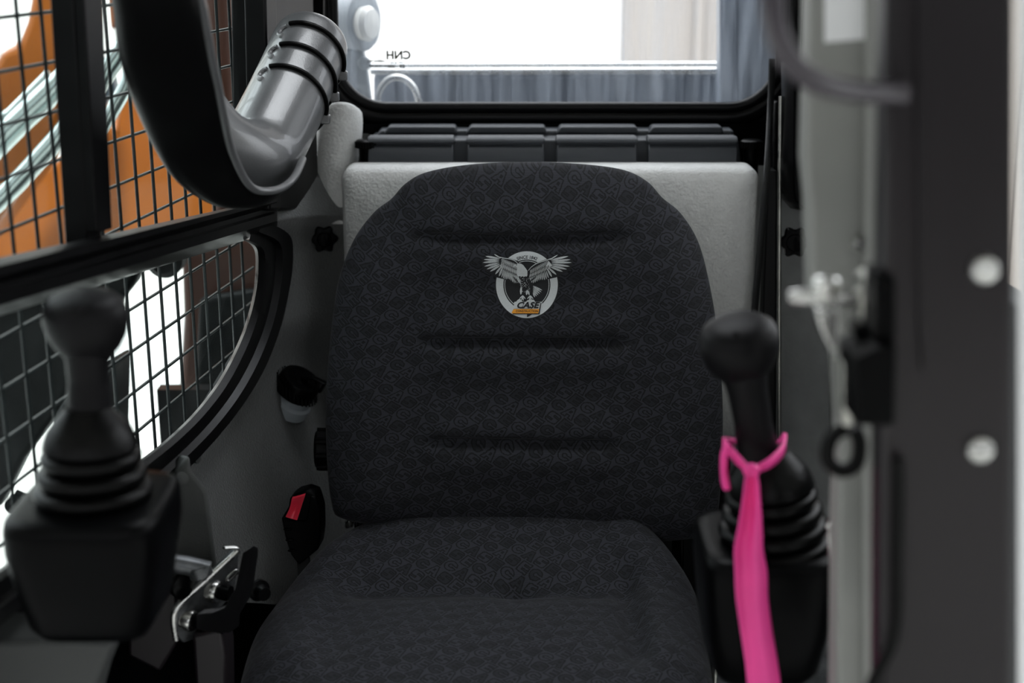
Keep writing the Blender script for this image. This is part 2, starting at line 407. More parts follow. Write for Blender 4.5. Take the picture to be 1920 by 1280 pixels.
def on_felt(px, py, lift=0.0):
    d = ray(px, py).normalized(); h = FB.ray_cast(CAM, d)
    if h[0] is None: return P(px, py, 1.98), Vector((0, -1, 0))
    n = h[1] if h[1].dot(d) < 0 else -h[1]
    return h[0] + n * lift, n
# closing skin of the left side below and above the windows
bm = NB()
pts = [PW(-250, 1210, off=.04), PW(40, 1120, off=.04), PW(280, 930, off=.04), PW(340, 868, off=.04), PW(520, 560, off=.04), PW(530, 440, off=.04), PW(540, 200, off=.04), PW(560, 200, off=.04)]
b_ = PW(560, 200, off=.04); c_ = PW(-250, 1210, off=.04)
pts += [Vector((b_.x, b_.y, 0)), Vector((c_.x, c_.y, 0))]
bm.faces.new([bm.verts.new(p) for p in pts]); g = bmesh.ops.extrude_face_region(bm, geom=bm.faces[:])
bmesh.ops.translate(bm, vec=-WN * .02, verts=[v for v in g['geom'] if isinstance(v, bmesh.types.BMVert)])
o = fin(bm, 'trim_2', 'plastic', smooth=False); tag(o, kind='structure')  # black finish stands in for shade and a dark bracket below the felt
bm = NB(); a = PW(-250, 0, off=.02); b = PW(600, 0, off=.02)
def upright(bm, a, b, z0, z1, th):
    prism(bm, [(a.x, a.y, z0), (b.x, b.y, z0), (b.x, b.y, z1), (a.x, a.y, z1)], th)
upright(bm, a, b, 1.38, ZC, -WN * .03)
o = fin(bm, 'trim_3', 'seal', smooth=False); tag(o, kind='structure')
# right wall
XR = .50
bm = NB(); box(bm, (XR + .02, 1.62, .42), (.03, 1.34, .84)); box(bm, (XR + .02, 2.17, 1.25), (.03, .24, .82)); box(bm, (XR + .02, 1.62, 1.6), (.03, 1.34, .12))
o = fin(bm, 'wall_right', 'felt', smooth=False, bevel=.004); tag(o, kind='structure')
# floor and roof with its skylight
bm = NB(); box(bm, (0, 1.6, -.02), (1.3, 1.45, .04)); o = fin(bm, 'floor', 'dsteel', smooth=False); tag(o, kind='structure')
bm = NB()
for x0, x1, y0, y1 in ((-.75, .75, .85, 1.40), (-.75, .75, 2.05, 2.35), (-.75, -.28, 1.40, 2.05), (.28, .75, 1.40, 2.05)):
    box(bm, ((x0 + x1) / 2, (y0 + y1) / 2, ZC + .02), (x1 - x0, y1 - y0, .04))
o = fin(bm, 'ceiling', 'seal', smooth=False); tag(o, kind='structure')

# rear wall lining under the window: dark trough behind the duct and the felt below
bm = NB()
prism(bm, [P(620, 232, YB - .02), P(1470, 232, YB - .02), P(1480, 330, YB - .02), P(600, 330, YB - .02)], (0, .02, 0))
o = fin(bm, 'trim_4', 'plastic', smooth=False); tag(o, kind='structure')
bm = NB(); rows = []
for py, Y in ((310, YB - .05), (420, YB - .055), (560, YB - .07), (700, YB - .1), (900, YB - .16), (1150, YB - .28)):
    rows.append([P(1370 + k * 26, py, Y + .0) for k in range(9)])
grid(bm, rows); o = fin(bm, 'trim_5', 'midfelt', sub=1); tag(o, kind='structure')

# ================================================================== SEAT
seat = empty('operator_seat', (0.0, 1.75, 0.05), 'black cloth operator seat with letter pattern and eagle badge in the middle', 'seat')
def pillow(outl, center, frame_fn, T_front, T_back, feat, nth=300, nr=90, pf=5.0, name='cushion', parent=None, pe=.5):
    """outl: closed 2D outline; frame_fn(x,y,h) -> world point at height h above the mid surface"""
    sm = cr(outl, 14, closed=True); cx, cy = center
    pol = sorted((math.atan2(y - cy, x - cx), math.hypot(x - cx, y - cy)) for x, y in sm)
    def R(a):
        for i in range(len(pol)):
            if pol[i][0] > a: break
        else: i = 0
        a1, r1 = pol[i]; a0, r0 = pol[i - 1]
        if a1 < a0:
            if a >= a0: a1 += 2 * math.pi
            else: a0 -= 2 * math.pi
        t = (a - a0) / (a1 - a0 + 1e-9); return r0 + (r1 - r0) * t
    bm = NB(); uvl = bm.loops.layers.uv.new('UVMap'); uvs = {}
    RR = [R(-math.pi + 2 * math.pi * k / nth) for k in range(nth)]
    sides = []
    for sgn, T in ((1, T_front), (-1, T_back)):
        rings = []
        for j in range(nr + 1):
            q = j / nr; rho = 1 - (1 - q) ** 1.35 if sgn > 0 else 1 - (1 - q) ** 1.35
            ring = []
            if j == 0:
                x, y = cx, cy; h = sgn * T + (feat(x, y, 0) if sgn > 0 else 0)
                v = bm.verts.new(frame_fn(x, y, h)); uvs[v] = (x, y); ring = [v] * nth
            else:
                for k in range(nth):
                    if sgn < 0 and j == nr: ring.append(sides[0][-1][k]); continue
                    a = -math.pi + 2 * math.pi * k / nth; r = RR[k] * rho
                    x = cx + r * math.cos(a); y = cy + r * math.sin(a)
                    h = sgn * T * max(0, 1 - rho ** pf) ** pe
                    if sgn > 0: h += feat(x, y, rho) * (1 - rho ** 8)
                    v = bm.verts.new(frame_fn(x, y, h)); uvs[v] = (x, y); ring.append(v)
            rings.append(ring)
        sides.append(rings)
        for j in range(nr):
            A, B = rings[j], rings[j + 1]
            for k in range(nth):
                k2 = (k + 1) % nth
                f = bm.faces.new((A[k], B[k], B[k2])) if j == 0 else bm.faces.new((A[k], B[k], B[k2], A[k2]))
    sc = 1 / 1441.0 if abs(cx) > 10 else 1.0
    for f in bm.faces:
        for l in f.loops: x, y = uvs[l.vert]; l[uvl].uv = (x * sc, (-y if sc != 1 else y) * sc)
    return fin(bm, name, 'cloth', parent, angle=80)
BO = [(640, 966), (622, 940), (614, 870), (611, 760), (619, 640), (634, 530), (662, 452), (700, 400), (733, 374), (760, 345), (800, 324), (880, 310), (985, 305), (1090, 309),
      (1170, 320), (1215, 342), (1243, 372), (1278, 402), (1310, 455), (1332, 540), (1347, 640), (1355, 760), (1353, 870), (1346, 960), (1334, 994), (1290, 1004), (1200, 1010), (1080, 1010), (950, 1005), (850, 1000), (740, 982)]
def by(py): return 1.80 + (965 - py) / 660 * .12
def back_frame(x, y, h):
    p = P(x, y, by(y)); n = Vector((0, -.975, -.20)) ; return p + n.normalized() * h
def gauss(d, s): return math.exp(-.5 * (d / s) ** 2)
def back_feat(x, y, rho):
    h = 0
    for cy, xl, xr, dep in ((424 - .00006 * (x - 980) ** 2, 790, 1165, .015), (613, 800, 1168, .016), (799 + (x - 980) * .012, 812, 1150, .015)):
        msk = smoothstep(xl - 25, xl + 35, x) * (1 - smoothstep(xr - 35, xr + 25, x))
        d = y - cy
        h -= dep * msk * gauss(d + 2, 7 if d < 0 else 6)
        h += .006 * msk * (gauss(d - 34, 22) + gauss(d + 34, 22))
    e = abs(x - 983) / 372
    h += .012 * smoothstep(.55, .80, e) * (1 - smoothstep(.80, 1.0, e)) * smoothstep(380, 520, y)
    h += .010 * gauss(y - 352, 38) * (1 - smoothstep(170, 270, abs(x - 985)))
    return h
backrest = pillow(BO, (983, 650), back_frame, .050, .045, back_feat, name='backrest', parent=seat, nr=120, nth=360)
# cushion, in seat coordinates (metres)
CO = [(-.290, 1.34), (-.312, 1.42), (-.322, 1.52), (-.322, 1.62), (-.302, 1.69), (-.256, 1.755), (-.185, 1.808), (-.10, 1.845), (.0, 1.855), (.10, 1.842), (.170, 1.805), (.220, 1.745), (.245, 1.68), (.242, 1.58), (.236, 1.48), (.224, 1.40), (.20, 1.34), (.10, 1.31), (-.04, 1.30), (-.18, 1.31)]
def cush_frame(x, y, h):
    return Vector((x, y, .345 + h + .080 * smoothstep(1.64, 1.84, y) + (-.015 if y < 1.34 else -.015 * (1 - smoothstep(1.34, 1.5, y)))))
def cush_feat(x, y, rho):
    xc = x + .038
    h = .020 * smoothstep(.15, .215, abs(xc)) * smoothstep(1.40, 1.5, y)
    h -= .010 * 1.7 * gauss(abs(xc - .0) - .185, .012) * smoothstep(1.44, 1.50, y) * (1 - smoothstep(1.66, 1.72, y)) * (1.2 if xc > 0 else .35)
    h -= .014 * gauss(y - (1.655 - .10 * xc * xc), .020) * (1 - smoothstep(.13, .2, abs(xc)))
    h -= .014 * math.exp(-.5 * (((x - .006) / .016) ** 2 + ((y - 1.655) / .018) ** 2))
    h += .012 * gauss(y - 1.53, .07) * (1 - smoothstep(.1, .2, abs(xc)))
    return h
cushion = pillow(CO, (-.03, 1.58), cush_frame, .055, .06, cush_feat, name='seat_cushion', parent=seat, nr=110, nth=320, pf=4.5, pe=.55)
bm = NB()     # seat pan and rails under the cushion
box(bm, (-.01, 1.60, .25), (.42, .40, .05)); box(bm, (-.16, 1.6, .15), (.05, .38, .16)); box(bm, (.16, 1.6, .15), (.05, .38, .16)); box(bm, (0, 1.6, .035), (.40, .40, .07))
fin(bm, 'seat_base', 'plastic', seat, bevel=.01)
for x, s in ((-.215, 1), (.235, -1)):     # hinge bracket on each side joining backrest and base
    bm = NB(); prism(bm, [(x, 1.76, .24), (x, 1.86, .24), (x, 1.90, .46), (x, 1.84, .56), (x, 1.80, .46)], (.006 * s, 0, 0))
    fin(bm, 'hinge_bracket', 'plastic', seat, bevel=.002)
bm = NB(); c = P(606, 842, 1.87)
for k in range(1): lathe(bm, c + Vector((.030, 0, 0)), (-1, 0, 0), [(0, .012), (.018, .014), (.020, .028), (.036, .029), (.040, .025)], 32)
for k in range(8):
    a = k * math.pi / 4; lathe(bm, c + Vector((.011, .026 * math.cos(a), .026 * math.sin(a))), (-1, 0, 0), [(0, .006), (.018, .006)], 10)
fin(bm, 'recline_knob', 'plastic', seat)
for px, py in ((655, 982), (662, 980)):
    bm = NB(); lathe(bm, P(px, py, 1.83), (-1, -.2, .2), [(0, .006), (.004, .007), (.006, .005)], 20); fin(bm, 'hinge_bolt', 'steel', seat)

# ---- badge on the backrest: traced in the plane of the cloth, laid on its surface
bpy.context.view_layer.update()
me = backrest.data; bvh = BVHTree.FromPolygons([v.co[:] for v in me.vertices], [p.vertices[:] for p in me.polygons])
def on_back(cx, cy, lift):
    px, py = 880 + cx / 7.11, 440 + cy / 7.11; d = ray(px, py).normalized(); hit = bvh.ray_cast(CAM, d)
    p = hit[0] if hit[0] is not None else P(px, py, 1.76)
    return p - d * lift
def poly(bm, pts, lift):
    try: f = bm.faces.new([bm.verts.new(on_back(x, y, lift)) for x, y in pts])
    except ValueError: return
def ringpoly(bm, c, r0, r1, lift, a0=0, a1=360, n=72):
    for k in range(n):
        A = [math.radians(a0 + (a1 - a0) * (k + j) / n) for j in (0, 1)]
        poly(bm, [(c[0] + r[0] * math.cos(a), c[1] + r[1] * math.sin(a)) for a, r in ((A[0], r0), (A[1], r0), (A[1], r1), (A[0], r1))], lift)
def feather(bm, r, t, w, lift, split=False):
    rx, ry = r; tx, ty = t; dx, dy = tx - rx, ty - ry; L = math.hypot(dx, dy) + 1e-6; nx, ny = -dy / L, dx / L
    pr = [(0, .25), (.25, .8), (.6, 1), (.85, .62), (1, 0)]
    A = [(rx + dx * u + nx * w * v, ry + dy * u + ny * w * v) for u, v in pr]; B = [(rx + dx * u - nx * w * v, ry + dy * u - ny * w * v) for u, v in pr[:-1]]
    if split:
        poly(bm, A + [(rx + dx * u + nx * 1.2, ry + dy * u + ny * 1.2) for u in (.6, 0)], lift)
        poly(bm, [A[-1]] + B[::-1] + [(rx + dx * u - nx * 1.2, ry + dy * u - ny * 1.2) for u in (0, .6)], lift)
    else: poly(bm, A + B[::-1], lift)
EC = (767, 665)
L0, L1, L2, L3, L4, L5 = .0006, .0010, .0014, .0018, .0022, .0026
bm = NB()
for q in range(6): ringpoly(bm, EC, (428 * q / 6 + .5, 462 * q / 6 + .5), (428 * (q + 1) / 6, 462 * (q + 1) / 6), L0)
fin(bm, 'badge_ground', 'badgeblack', backrest, smooth=False, recalc=False)
bm = NB(); ringpoly(bm, EC, (314, 335), (412, 445), L1); ringpoly(bm, EC, (291, 312), (298, 320), L1)
fin(bm, 'badge_ring', 'silver', backrest, smooth=False, recalc=False)
# dark outline behind wings
bm = NB()
def mir(p, m):
    if not m: return p
    x = 1552 - p[0]; u = (1374 - x) / 472; k = max(0, min(1, 1 - (p[1] - 388) / 260))
    return (1366 - u * 578, p[1] + 85 * u * u * k)
HULL = [(650, 350), (560, 318), (470, 300), (400, 288), (340, 250), (320, 252), (340, 292), (215, 280), (170, 330), (165, 400), (200, 470), (270, 520), (350, 565), (450, 590), (560, 640), (690, 690), (720, 560), (700, 420)]
for m in (0, 1):
    h = [mir(p, m) for p in HULL]; c = mir((480, 430), m)
    for i in range(len(h)): poly(bm, [c, h[i], h[(i + 1) % len(h)]], L2)
poly(bm, [(640, 540), (790, 540), (860, 680), (850, 820), (700, 830), (680, 690)], L2)
fin(bm, 'eagle_outline', 'badgeblack', backrest, smooth=False, recalc=False)
bm = NB()
for m in (0, 1):
    PT = [(330, 258), (215, 285), (190, 330), (178, 370), (198, 422), (230, 460), (275, 490), (345, 528), (395, 556)]
    RT = [(420, 312), (405, 318), (398, 335), (395, 352), (398, 372), (405, 390), (415, 405), (430, 420), (445, 432)]
    for i, (t, r) in enumerate(zip(PT, RT)): feather(bm, mir(r, m), mir(t, m), 7 if i == 0 else 13, L3, split=i > 0)
    for i in range(13):    # secondaries
        u = i / 12; t = (430 + 255 * u, 572 + 95 * u + 12 * math.sin(i)); r = (460 + 185 * u, 452 + 90 * u)
        feather(bm, mir(r, m), mir(t, m), 8.2, L3, split=True)
    for i in range(15):    # middle coverts
        u = i / 14; t = (412 + 225 * u, 442 + 95 * u); r = (430 + 200 * u, 372 + 95 * u)
        feather(bm, mir(r, m), mir(t, m), 5.6, L4)
    for row in range(2):
        for i in range(16):    # lesser coverts
            u = i / 15; t = (425 + 205 * u, 375 + 92 * u - row * 30); r = (445 + 180 * u, 338 + 75 * u - row * 24)
            feather(bm, mir(r, m), mir(t, m), 3.6, L5)
    lead = cr([(400, 292), (470, 308), (560, 322), (620, 352), (652, 388)], 5)
    for a, b in zip(lead, lead[1:]): poly(bm, [mir(a, m), mir(b, m), mir((b[0] - 2, b[1] + 9), m), mir((a[0] - 2, a[1] + 9), m)], L4)
# head and beak
poly(bm, [(632, 392), (655, 380), (690, 384), (720, 405), (750, 445), (774, 480), (774, 540), (762, 558), (745, 552), (728, 563), (708, 552), (690, 562), (672, 550), (655, 558), (640, 545), (634, 500), (636, 440), (628, 425)], L4)
poly(bm, [(628, 392), (606, 394), (590, 410), (588, 436), (598, 428), (612, 424), (630, 432)], L4)
for k in range(80):       # breast speckle
    u, v = random.random(), random.random(); y = 572 + v * 215; xl = 650 + (y - 570) * .28; xr = 775 + (y - 570) * .22
    x = xl + (xr - xl) * u * (1 if random.random() < .6 else .7); s = 3.4
    poly(bm, [(x, y - s * 1.5), (x + s, y), (x, y + s * 1.5), (x - s, y)], L4)
for t in ((975, 742), (962, 766), (942, 786), (920, 803), (898, 820), (874, 834)):   # tail
    feather(bm, (848, 680 + (975 - t[0]) * .9), t, 9, L4, split=True)
feather(bm, (692, 690), (686, 800), 14, L4); feather(bm, (770, 735), (762, 805), 12, L4); feather(bm, (782, 740), (800, 808), 9, L4)
for cx in (712, 815):     # talons
    for dx, dy in ((-45, 45), (-18, 72), (10, 72), (38, 48)): feather(bm, (cx, 808), (cx + dx, 810 + dy), 7, L4)
poly(bm, [(615, 905), (640, 872), (672, 850), (700, 880), (720, 900)], L3); poly(bm, [(745, 900), (775, 872), (820, 862), (862, 868), (885, 905)], L3)
fin(bm, 'eagle', 'silver', backrest, smooth=False, recalc=False)
bm = NB(); poly(bm, [(618, 398), (634, 396), (640, 404), (622, 406)], L5); poly(bm, [(600, 420), (630, 424), (630, 428), (604, 425)], L5)
fin(bm, 'eagle_eye', 'badgeblack', backrest, smooth=False, recalc=False)
# name banner
bm = NB()
poly(bm, [(584, 925), (604, 893), (690, 886), (690, 940)], L3)
for i in range(6):
    a, b = 584 + i * 62, 584 + (i + 1) * 62; poly(bm, [(a + 25, 893), (b + 18, 893), (b - 5, 985), (a, 985)], L3 - .0001)
fin(bm, 'lettering_ground', 'silver', backrest, smooth=False, recalc=False)
bm = NB()
for i in range(6):
    a, b = i / 6, (i + 1) / 6
    poly(bm, [(590 + 342 * a, 990), (590 + 342 * b, 990), (560 + 358 * b, 1046), (560 + 358 * a, 1046)], L4)
fin(bm, 'banner', 'badgeorange', backrest, smooth=False, recalc=False)
bm = NB()
for i in range(6):
    a, b = i / 6, (i + 1) / 6
    poly(bm, [(575 + 350 * a, 1046), (575 + 350 * b, 1046), (580 + 350 * b, 1060), (580 + 350 * a, 1060)], L4)
poly(bm, [(932, 985), (950, 905), (962, 905), (936, 1060), (922, 1060), (922, 1046)], L4)
poly(bm, [(770, 1060), (835, 1060), (800, 1085), (768, 1098)], L4)
def lay_text(body, cx, cy, size, lift, shear=0, offset=0, arc=None, sxx=1.0, spacing=1.0):
    me = text_mesh(body, size, shear, offset, spacing); n0 = len(bm.verts); bm.from_mesh(me); bm.verts.ensure_lookup_table()
    for v in bm.verts[n0:]:
        x, y = v.co.x * sxx, v.co.y
        if arc:
            a = x / arc[2]; rr = arc[2] + y; X, Y = arc[0] + rr * math.sin(a), arc[1] - rr * math.cos(a)
        else: X, Y = cx + x, cy - y
        v.co = on_back(X, Y, lift)
    bpy.data.meshes.remove(me)
fin(bm, 'badge_dark_edging', 'badgeblack', backrest, smooth=False, recalc=False); bm = NB()  # black thread edging under and beside the banner
lay_text('CASE', 772, 942, 112, L5, shear=.28, offset=4.5, sxx=1.12)
fin(bm, 'lettering', 'badgeblack', backrest, smooth=False, recalc=False); bm = NB()
lay_text('CONSTRUCTION', 768, 1018, 40, L5, offset=.8, sxx=.95)
fin(bm, 'lettering', 'badgeblack', backrest, smooth=False, recalc=False); bm = NB()
lay_text('SINCE 1842', 0, 0, 60, L2 + .0001, shear=.1, offset=1.2, arc=(EC[0], EC[1] + 5, 370), sxx=.93)
fin(bm, 'lettering', 'badgeblack', backrest, smooth=False, recalc=False)

# ================================================================== PADS AND DUCT BEHIND THE SEAT
bm = NB()
def rounded_slab(bm, x0, x1, z0, z1, y, th, r, n=8, puff=.0):
    pts = []
    for cx, cz, a0 in ((x1 - r, z0 + r, -90), (x1 - r, z1 - r, 0), (x0 + r, z1 - r, 90), (x0 + r, z0 + r, 180)):
        for k in range(n + 1): a = math.radians(a0 + k * 90 / n); pts.append((cx + r * math.cos(a), cz + r * math.sin(a)))
    rings = []
    cx, cz = (x0 + x1) / 2, (z0 + z1) / 2
    e = min(th, .02)
    def sc(p, d): 
        sx = 1 - d / ((x1 - x0) / 2); sz = 1 - d / ((z1 - z0) / 2); return (cx + (p[0] - cx) * sx, cz + (p[1] - cz) * sz)
    for d, yy_ in ((0, y + th), (0, y + e), (e * .3, y + e * .3), (e, y), (e * 3, y - puff)):
        rings.append([bm.verts.new((sc(p, d)[0], yy_, sc(p, d)[1])) for p in pts])
    m = len(pts)
    for A, B in zip(rings, rings[1:]):
        for i in range(m): bm.faces.new((A[i], A[(i + 1) % m], B[(i + 1) % m], B[i]))
    bm.faces.new(rings[0]); bm.faces.new(list(reversed(rings[-1])))
YP = 2.05
tl = P(637, 318, YP); trr = P(1432, 320, YP)
rounded_slab(bm, tl.x, P(1428, 320, YP).x, .45, tl.z, YP, .07, .018, puff=.004)
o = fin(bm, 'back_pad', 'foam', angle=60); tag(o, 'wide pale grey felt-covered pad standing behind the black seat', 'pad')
bm = NB(); prism(bm, [P(500, -160, YB - .08), P(606, -160, YB - .08), P(606, 50, YB - .08), P(500, 60, YB - .08)], (0, .02, 0)); o = fin(bm, 'trim_12', 'plastic', smooth=False); tag(o, kind='structure')
# small left pillar pad
bm = NB(); rows = []
pl_ = [(196, 612, 668), (186, 606, 672), (205, 596, 680), (240, 586, 681), (280, 584, 676), (318, 584, 668), (360, 588, 655), (420, 594, 650)]
for j, (py, xa, xb) in enumerate(pl_):
    row = []
    for k in range(13):
        t = k / 12; a = math.pi * t
        row.append(P(xa + (xb - xa) * (1 - math.cos(a)) / 2, py + (22 - 22 * math.sin(a) if j < 2 else 0), YB - .09 - .05 * math.sin(a) * (0.15 if j == 0 else 1)))
    rows.append(row)
grid(bm, rows); o = fin(bm, 'pillar_pad', 'foam', sub=1); tag(o, 'narrow pale felt pad on the rear left pillar, beside the grey restraint bar', 'pad')

duct = empty('air_duct', P(1040, 315, 2.16), 'slate grey air duct housing with four recessed panels under the rear window', 'duct')
YD = 2.15
bm = NB()
prism(bm, [P(692, 262, YD), P(1385, 262, YD), P(1392, 330, YD - .0), P(672, 330, YD)], (0, .09, 0))
prism(bm, [P(712, 244, YD + .05), P(1376, 244, YD + .05), P(1376, 262, YD + .05), P(700, 262, YD + .05)], (0, .04, 0))
fin(bm, 'duct_body', 'duct', duct, bevel=.004)
for xa, xb in ((688, 852), (874, 1022), (1042, 1196), (1214, 1384)):
    bm = NB(); rows = []
    def sl(py, y_, ins=0): return [P(xa + ins + (xb - xa - 2 * ins) * k / 8, py, y_) for k in range(9)]
    for py, y_, ins in ((257, YD + .002, 6), (255, YD - .012, 2), (262, YD - .020, 0), (267, YD - .022, 0), (270, YD - .014, 3), (274, YD - .018, 3), (286, YD - .026, 2), (300, YD - .029, 2), (330, YD - .029, 2)): rows.append(sl(py, y_, ins))
    grid(bm, rows)
    g = bmesh.ops.extrude_face_region(bm, geom=bm.faces[:]); bmesh.ops.translate(bm, vec=(0, .03, -.002), verts=[v for v in g['geom'] if isinstance(v, bmesh.types.BMVert)])
    fin(bm, 'front_panel', 'duct', duct, bevel=.0025)
for xa, xb in ((722, 858), (876, 1026), (1045, 1198), (1218, 1358)):
    bm = NB(); prism(bm, [P(xa + 6, 237, YD + .04), P(xb - 4, 237, YD + .04), P(xb, 252, YD + .04), P(xa - 4, 252, YD + .04)], (0, .035, .0))
    fin(bm, 'rear_panel', 'duct', duct, bevel=.004)
for px in (687, 1410):
    bm = NB(); c = P(px, 262, YD - .008); lathe(bm, c, (0, 0, 1), [(-.07, .011), (-.012, .012), (-.012, .016), (-.002, .0165), (0, .014)], 24)
    for k in range(24):
        a = k * math.pi / 12; box(bm, c + Vector((.0165 * math.cos(a), .0165 * math.sin(a), -.007)), (.002, .002, .009))
    fin(bm, 'ribbed_cap', 'plastic', duct)

# ================================================================== RESTRAINT BAR (left, top)
rb = empty('restraint_bar', P(470, 350, 1.7), 'chunky U-shaped plastic restraint bar hanging at the upper left, black in front and grey behind', 'restraint bar')
A = P(592, 62, 1.92); B = P(488, 300, 1.70)
ax = (B - A).normalized()
# sleeve: straight cylinder down into the elbow
bm = NB(); R0 = .0505
spath = [tuple(A + ax * t) + (r,) for t, r in ((.006, .012), (.008, .030), (.014, .044), (.024, .0495), (.036, R0), (.06, R0), (.10, R0), (.13, R0 * 1.01), (.150, R0 * 1.01))]
for x, y, Y, r in ((492, 278, 1.72, .051), (470, 304, 1.682, .0515), (428, 292, 1.65, .050), (384, 246, 1.635, .043), (345, 160, 1.635, .034), (320, 90, 1.635, .030)): spath.append(tuple(P(x, y, Y)) + (r,))
sp4 = cr(spath, 4); path = [Vector(p[:3]) for p in sp4]; rad = [max(.001, p[3]) for p in sp4]
tube(bm, path, rad, 48); s_o = fin(bm, 'rear_sleeve', 'sleeve', rb, angle=60)
vs = s_o.modifiers.new('smooth', 'SMOOTH'); vs.factor = .5; vs.iterations = 14
# partial straps (bands) in their slots
s_, u_ = frame(ax, Vector((0, 0, 1)))
tocam = (CAM - A).normalized(); tocam = (tocam - ax * tocam.dot(ax)).normalized(); side = ax.cross(tocam).normalized()
if side.x < 0: side = -side
for t in (.055, .100, .146):
    bm = NB(); pts = []
    for k in range(30):
        a = math.radians(-42 + k * 6); pts.append(A + ax * (t - .004 * math.cos(a)) + tocam * (R0 + .0012) * math.cos(a) + side * (R0 + .0012) * math.sin(a))
    tube(bm, pts, [(.0042, .0030)] * 30, 10); st = fin(bm, 'strap_band', 'rubber', rb)
    bm = NB(); pts = []
    for k in range(11):
        a = math.radians(90 + k * 18); q = -46 + 7 * math.cos(a) * 1.4; zz_ = .010 * math.sin(a) + .010
        qa = math.radians(q); pts.append(A + ax * (t + zz_) + tocam * (R0 + .0002) * math.cos(qa) + side * (R0 + .0002) * math.sin(qa))
    tube(bm, pts, .0030, 8); fin(bm, 'slot_rim', 'sleeve', rb)
    bm = NB(); a = math.radians(88); c = A + ax * (t + .002) + tocam * R0 * math.cos(a) + side * (R0 + .003) * math.sin(a)
    box(bm, c, (.012, .010, .012)); fin(bm, 'strap_end', 'sleeve', rb, bevel=.002)
# front arm: wide dark shell, its inner face turned to the sleeve
bm = NB()
spec = [((210, -150), (380, -150), 1.25), ((205, -40), (372, -40), 1.28), ((212, 30), (384, 30), 1.31), ((222, 100), (396, 100), 1.35), ((240, 165), (409, 160), 1.39), ((262, 222), (421, 222), 1.43), ((290, 280), (433, 276), 1.48), ((318, 325), (450, 318), 1.51), ((352, 358), (466, 344), 1.53), ((398, 384), (482, 356), 1.55), ((445, 392), (505, 358), 1.57), ((492, 386), (530, 352), 1.60), ((535, 356), (553, 332), 1.64), ((566, 306), (569, 298), 1.69)]
L = cr([(a[0], a[1], b[0], b[1], y) for a, b, y in spec], 4)
rows = []
for i, (ax0, ay0, bx0, by0, y) in enumerate(L):
    t = i / (len(L) - 1); a, b = P(ax0, ay0, y - .0), P(bx0, by0, y + .055 * (1 - t) + .004)
    mid_ = (a + b) / 2; h = (b - a) / 2; d = (CAM - mid_).normalized() * (.034 * (1 - .55 * t)); ring = []
    for k in range(28):
        th = 2 * math.pi * k / 28; c_, s2 = math.cos(th), math.sin(th); e = .75
        ring.append(mid_ + h * (abs(c_) ** e * (1 if c_ > 0 else -1)) + d * (abs(s2) ** e * (1 if s2 > 0 else -1)))
    rows.append(ring + [ring[0]])
V = grid(bm, rows); bmesh.ops.remove_doubles(bm, verts=bm.verts, dist=1e-6)
bmesh.ops.holes_fill(bm, edges=bm.edges, sides=0)
fin(bm, 'front_shell', 'shell', rb, angle=60)
bm = NB(); seam = [P(b[0] - 1, b[1], y + .055 * (1 - i / 13) - .01) for i, (a, b, y) in enumerate(spec)]
tube(bm, [Vector(p) for p in cr([tuple(p) for p in seam], 5)], .0045, 10); fin(bm, 'edge_lip', 'sleeve', rb)

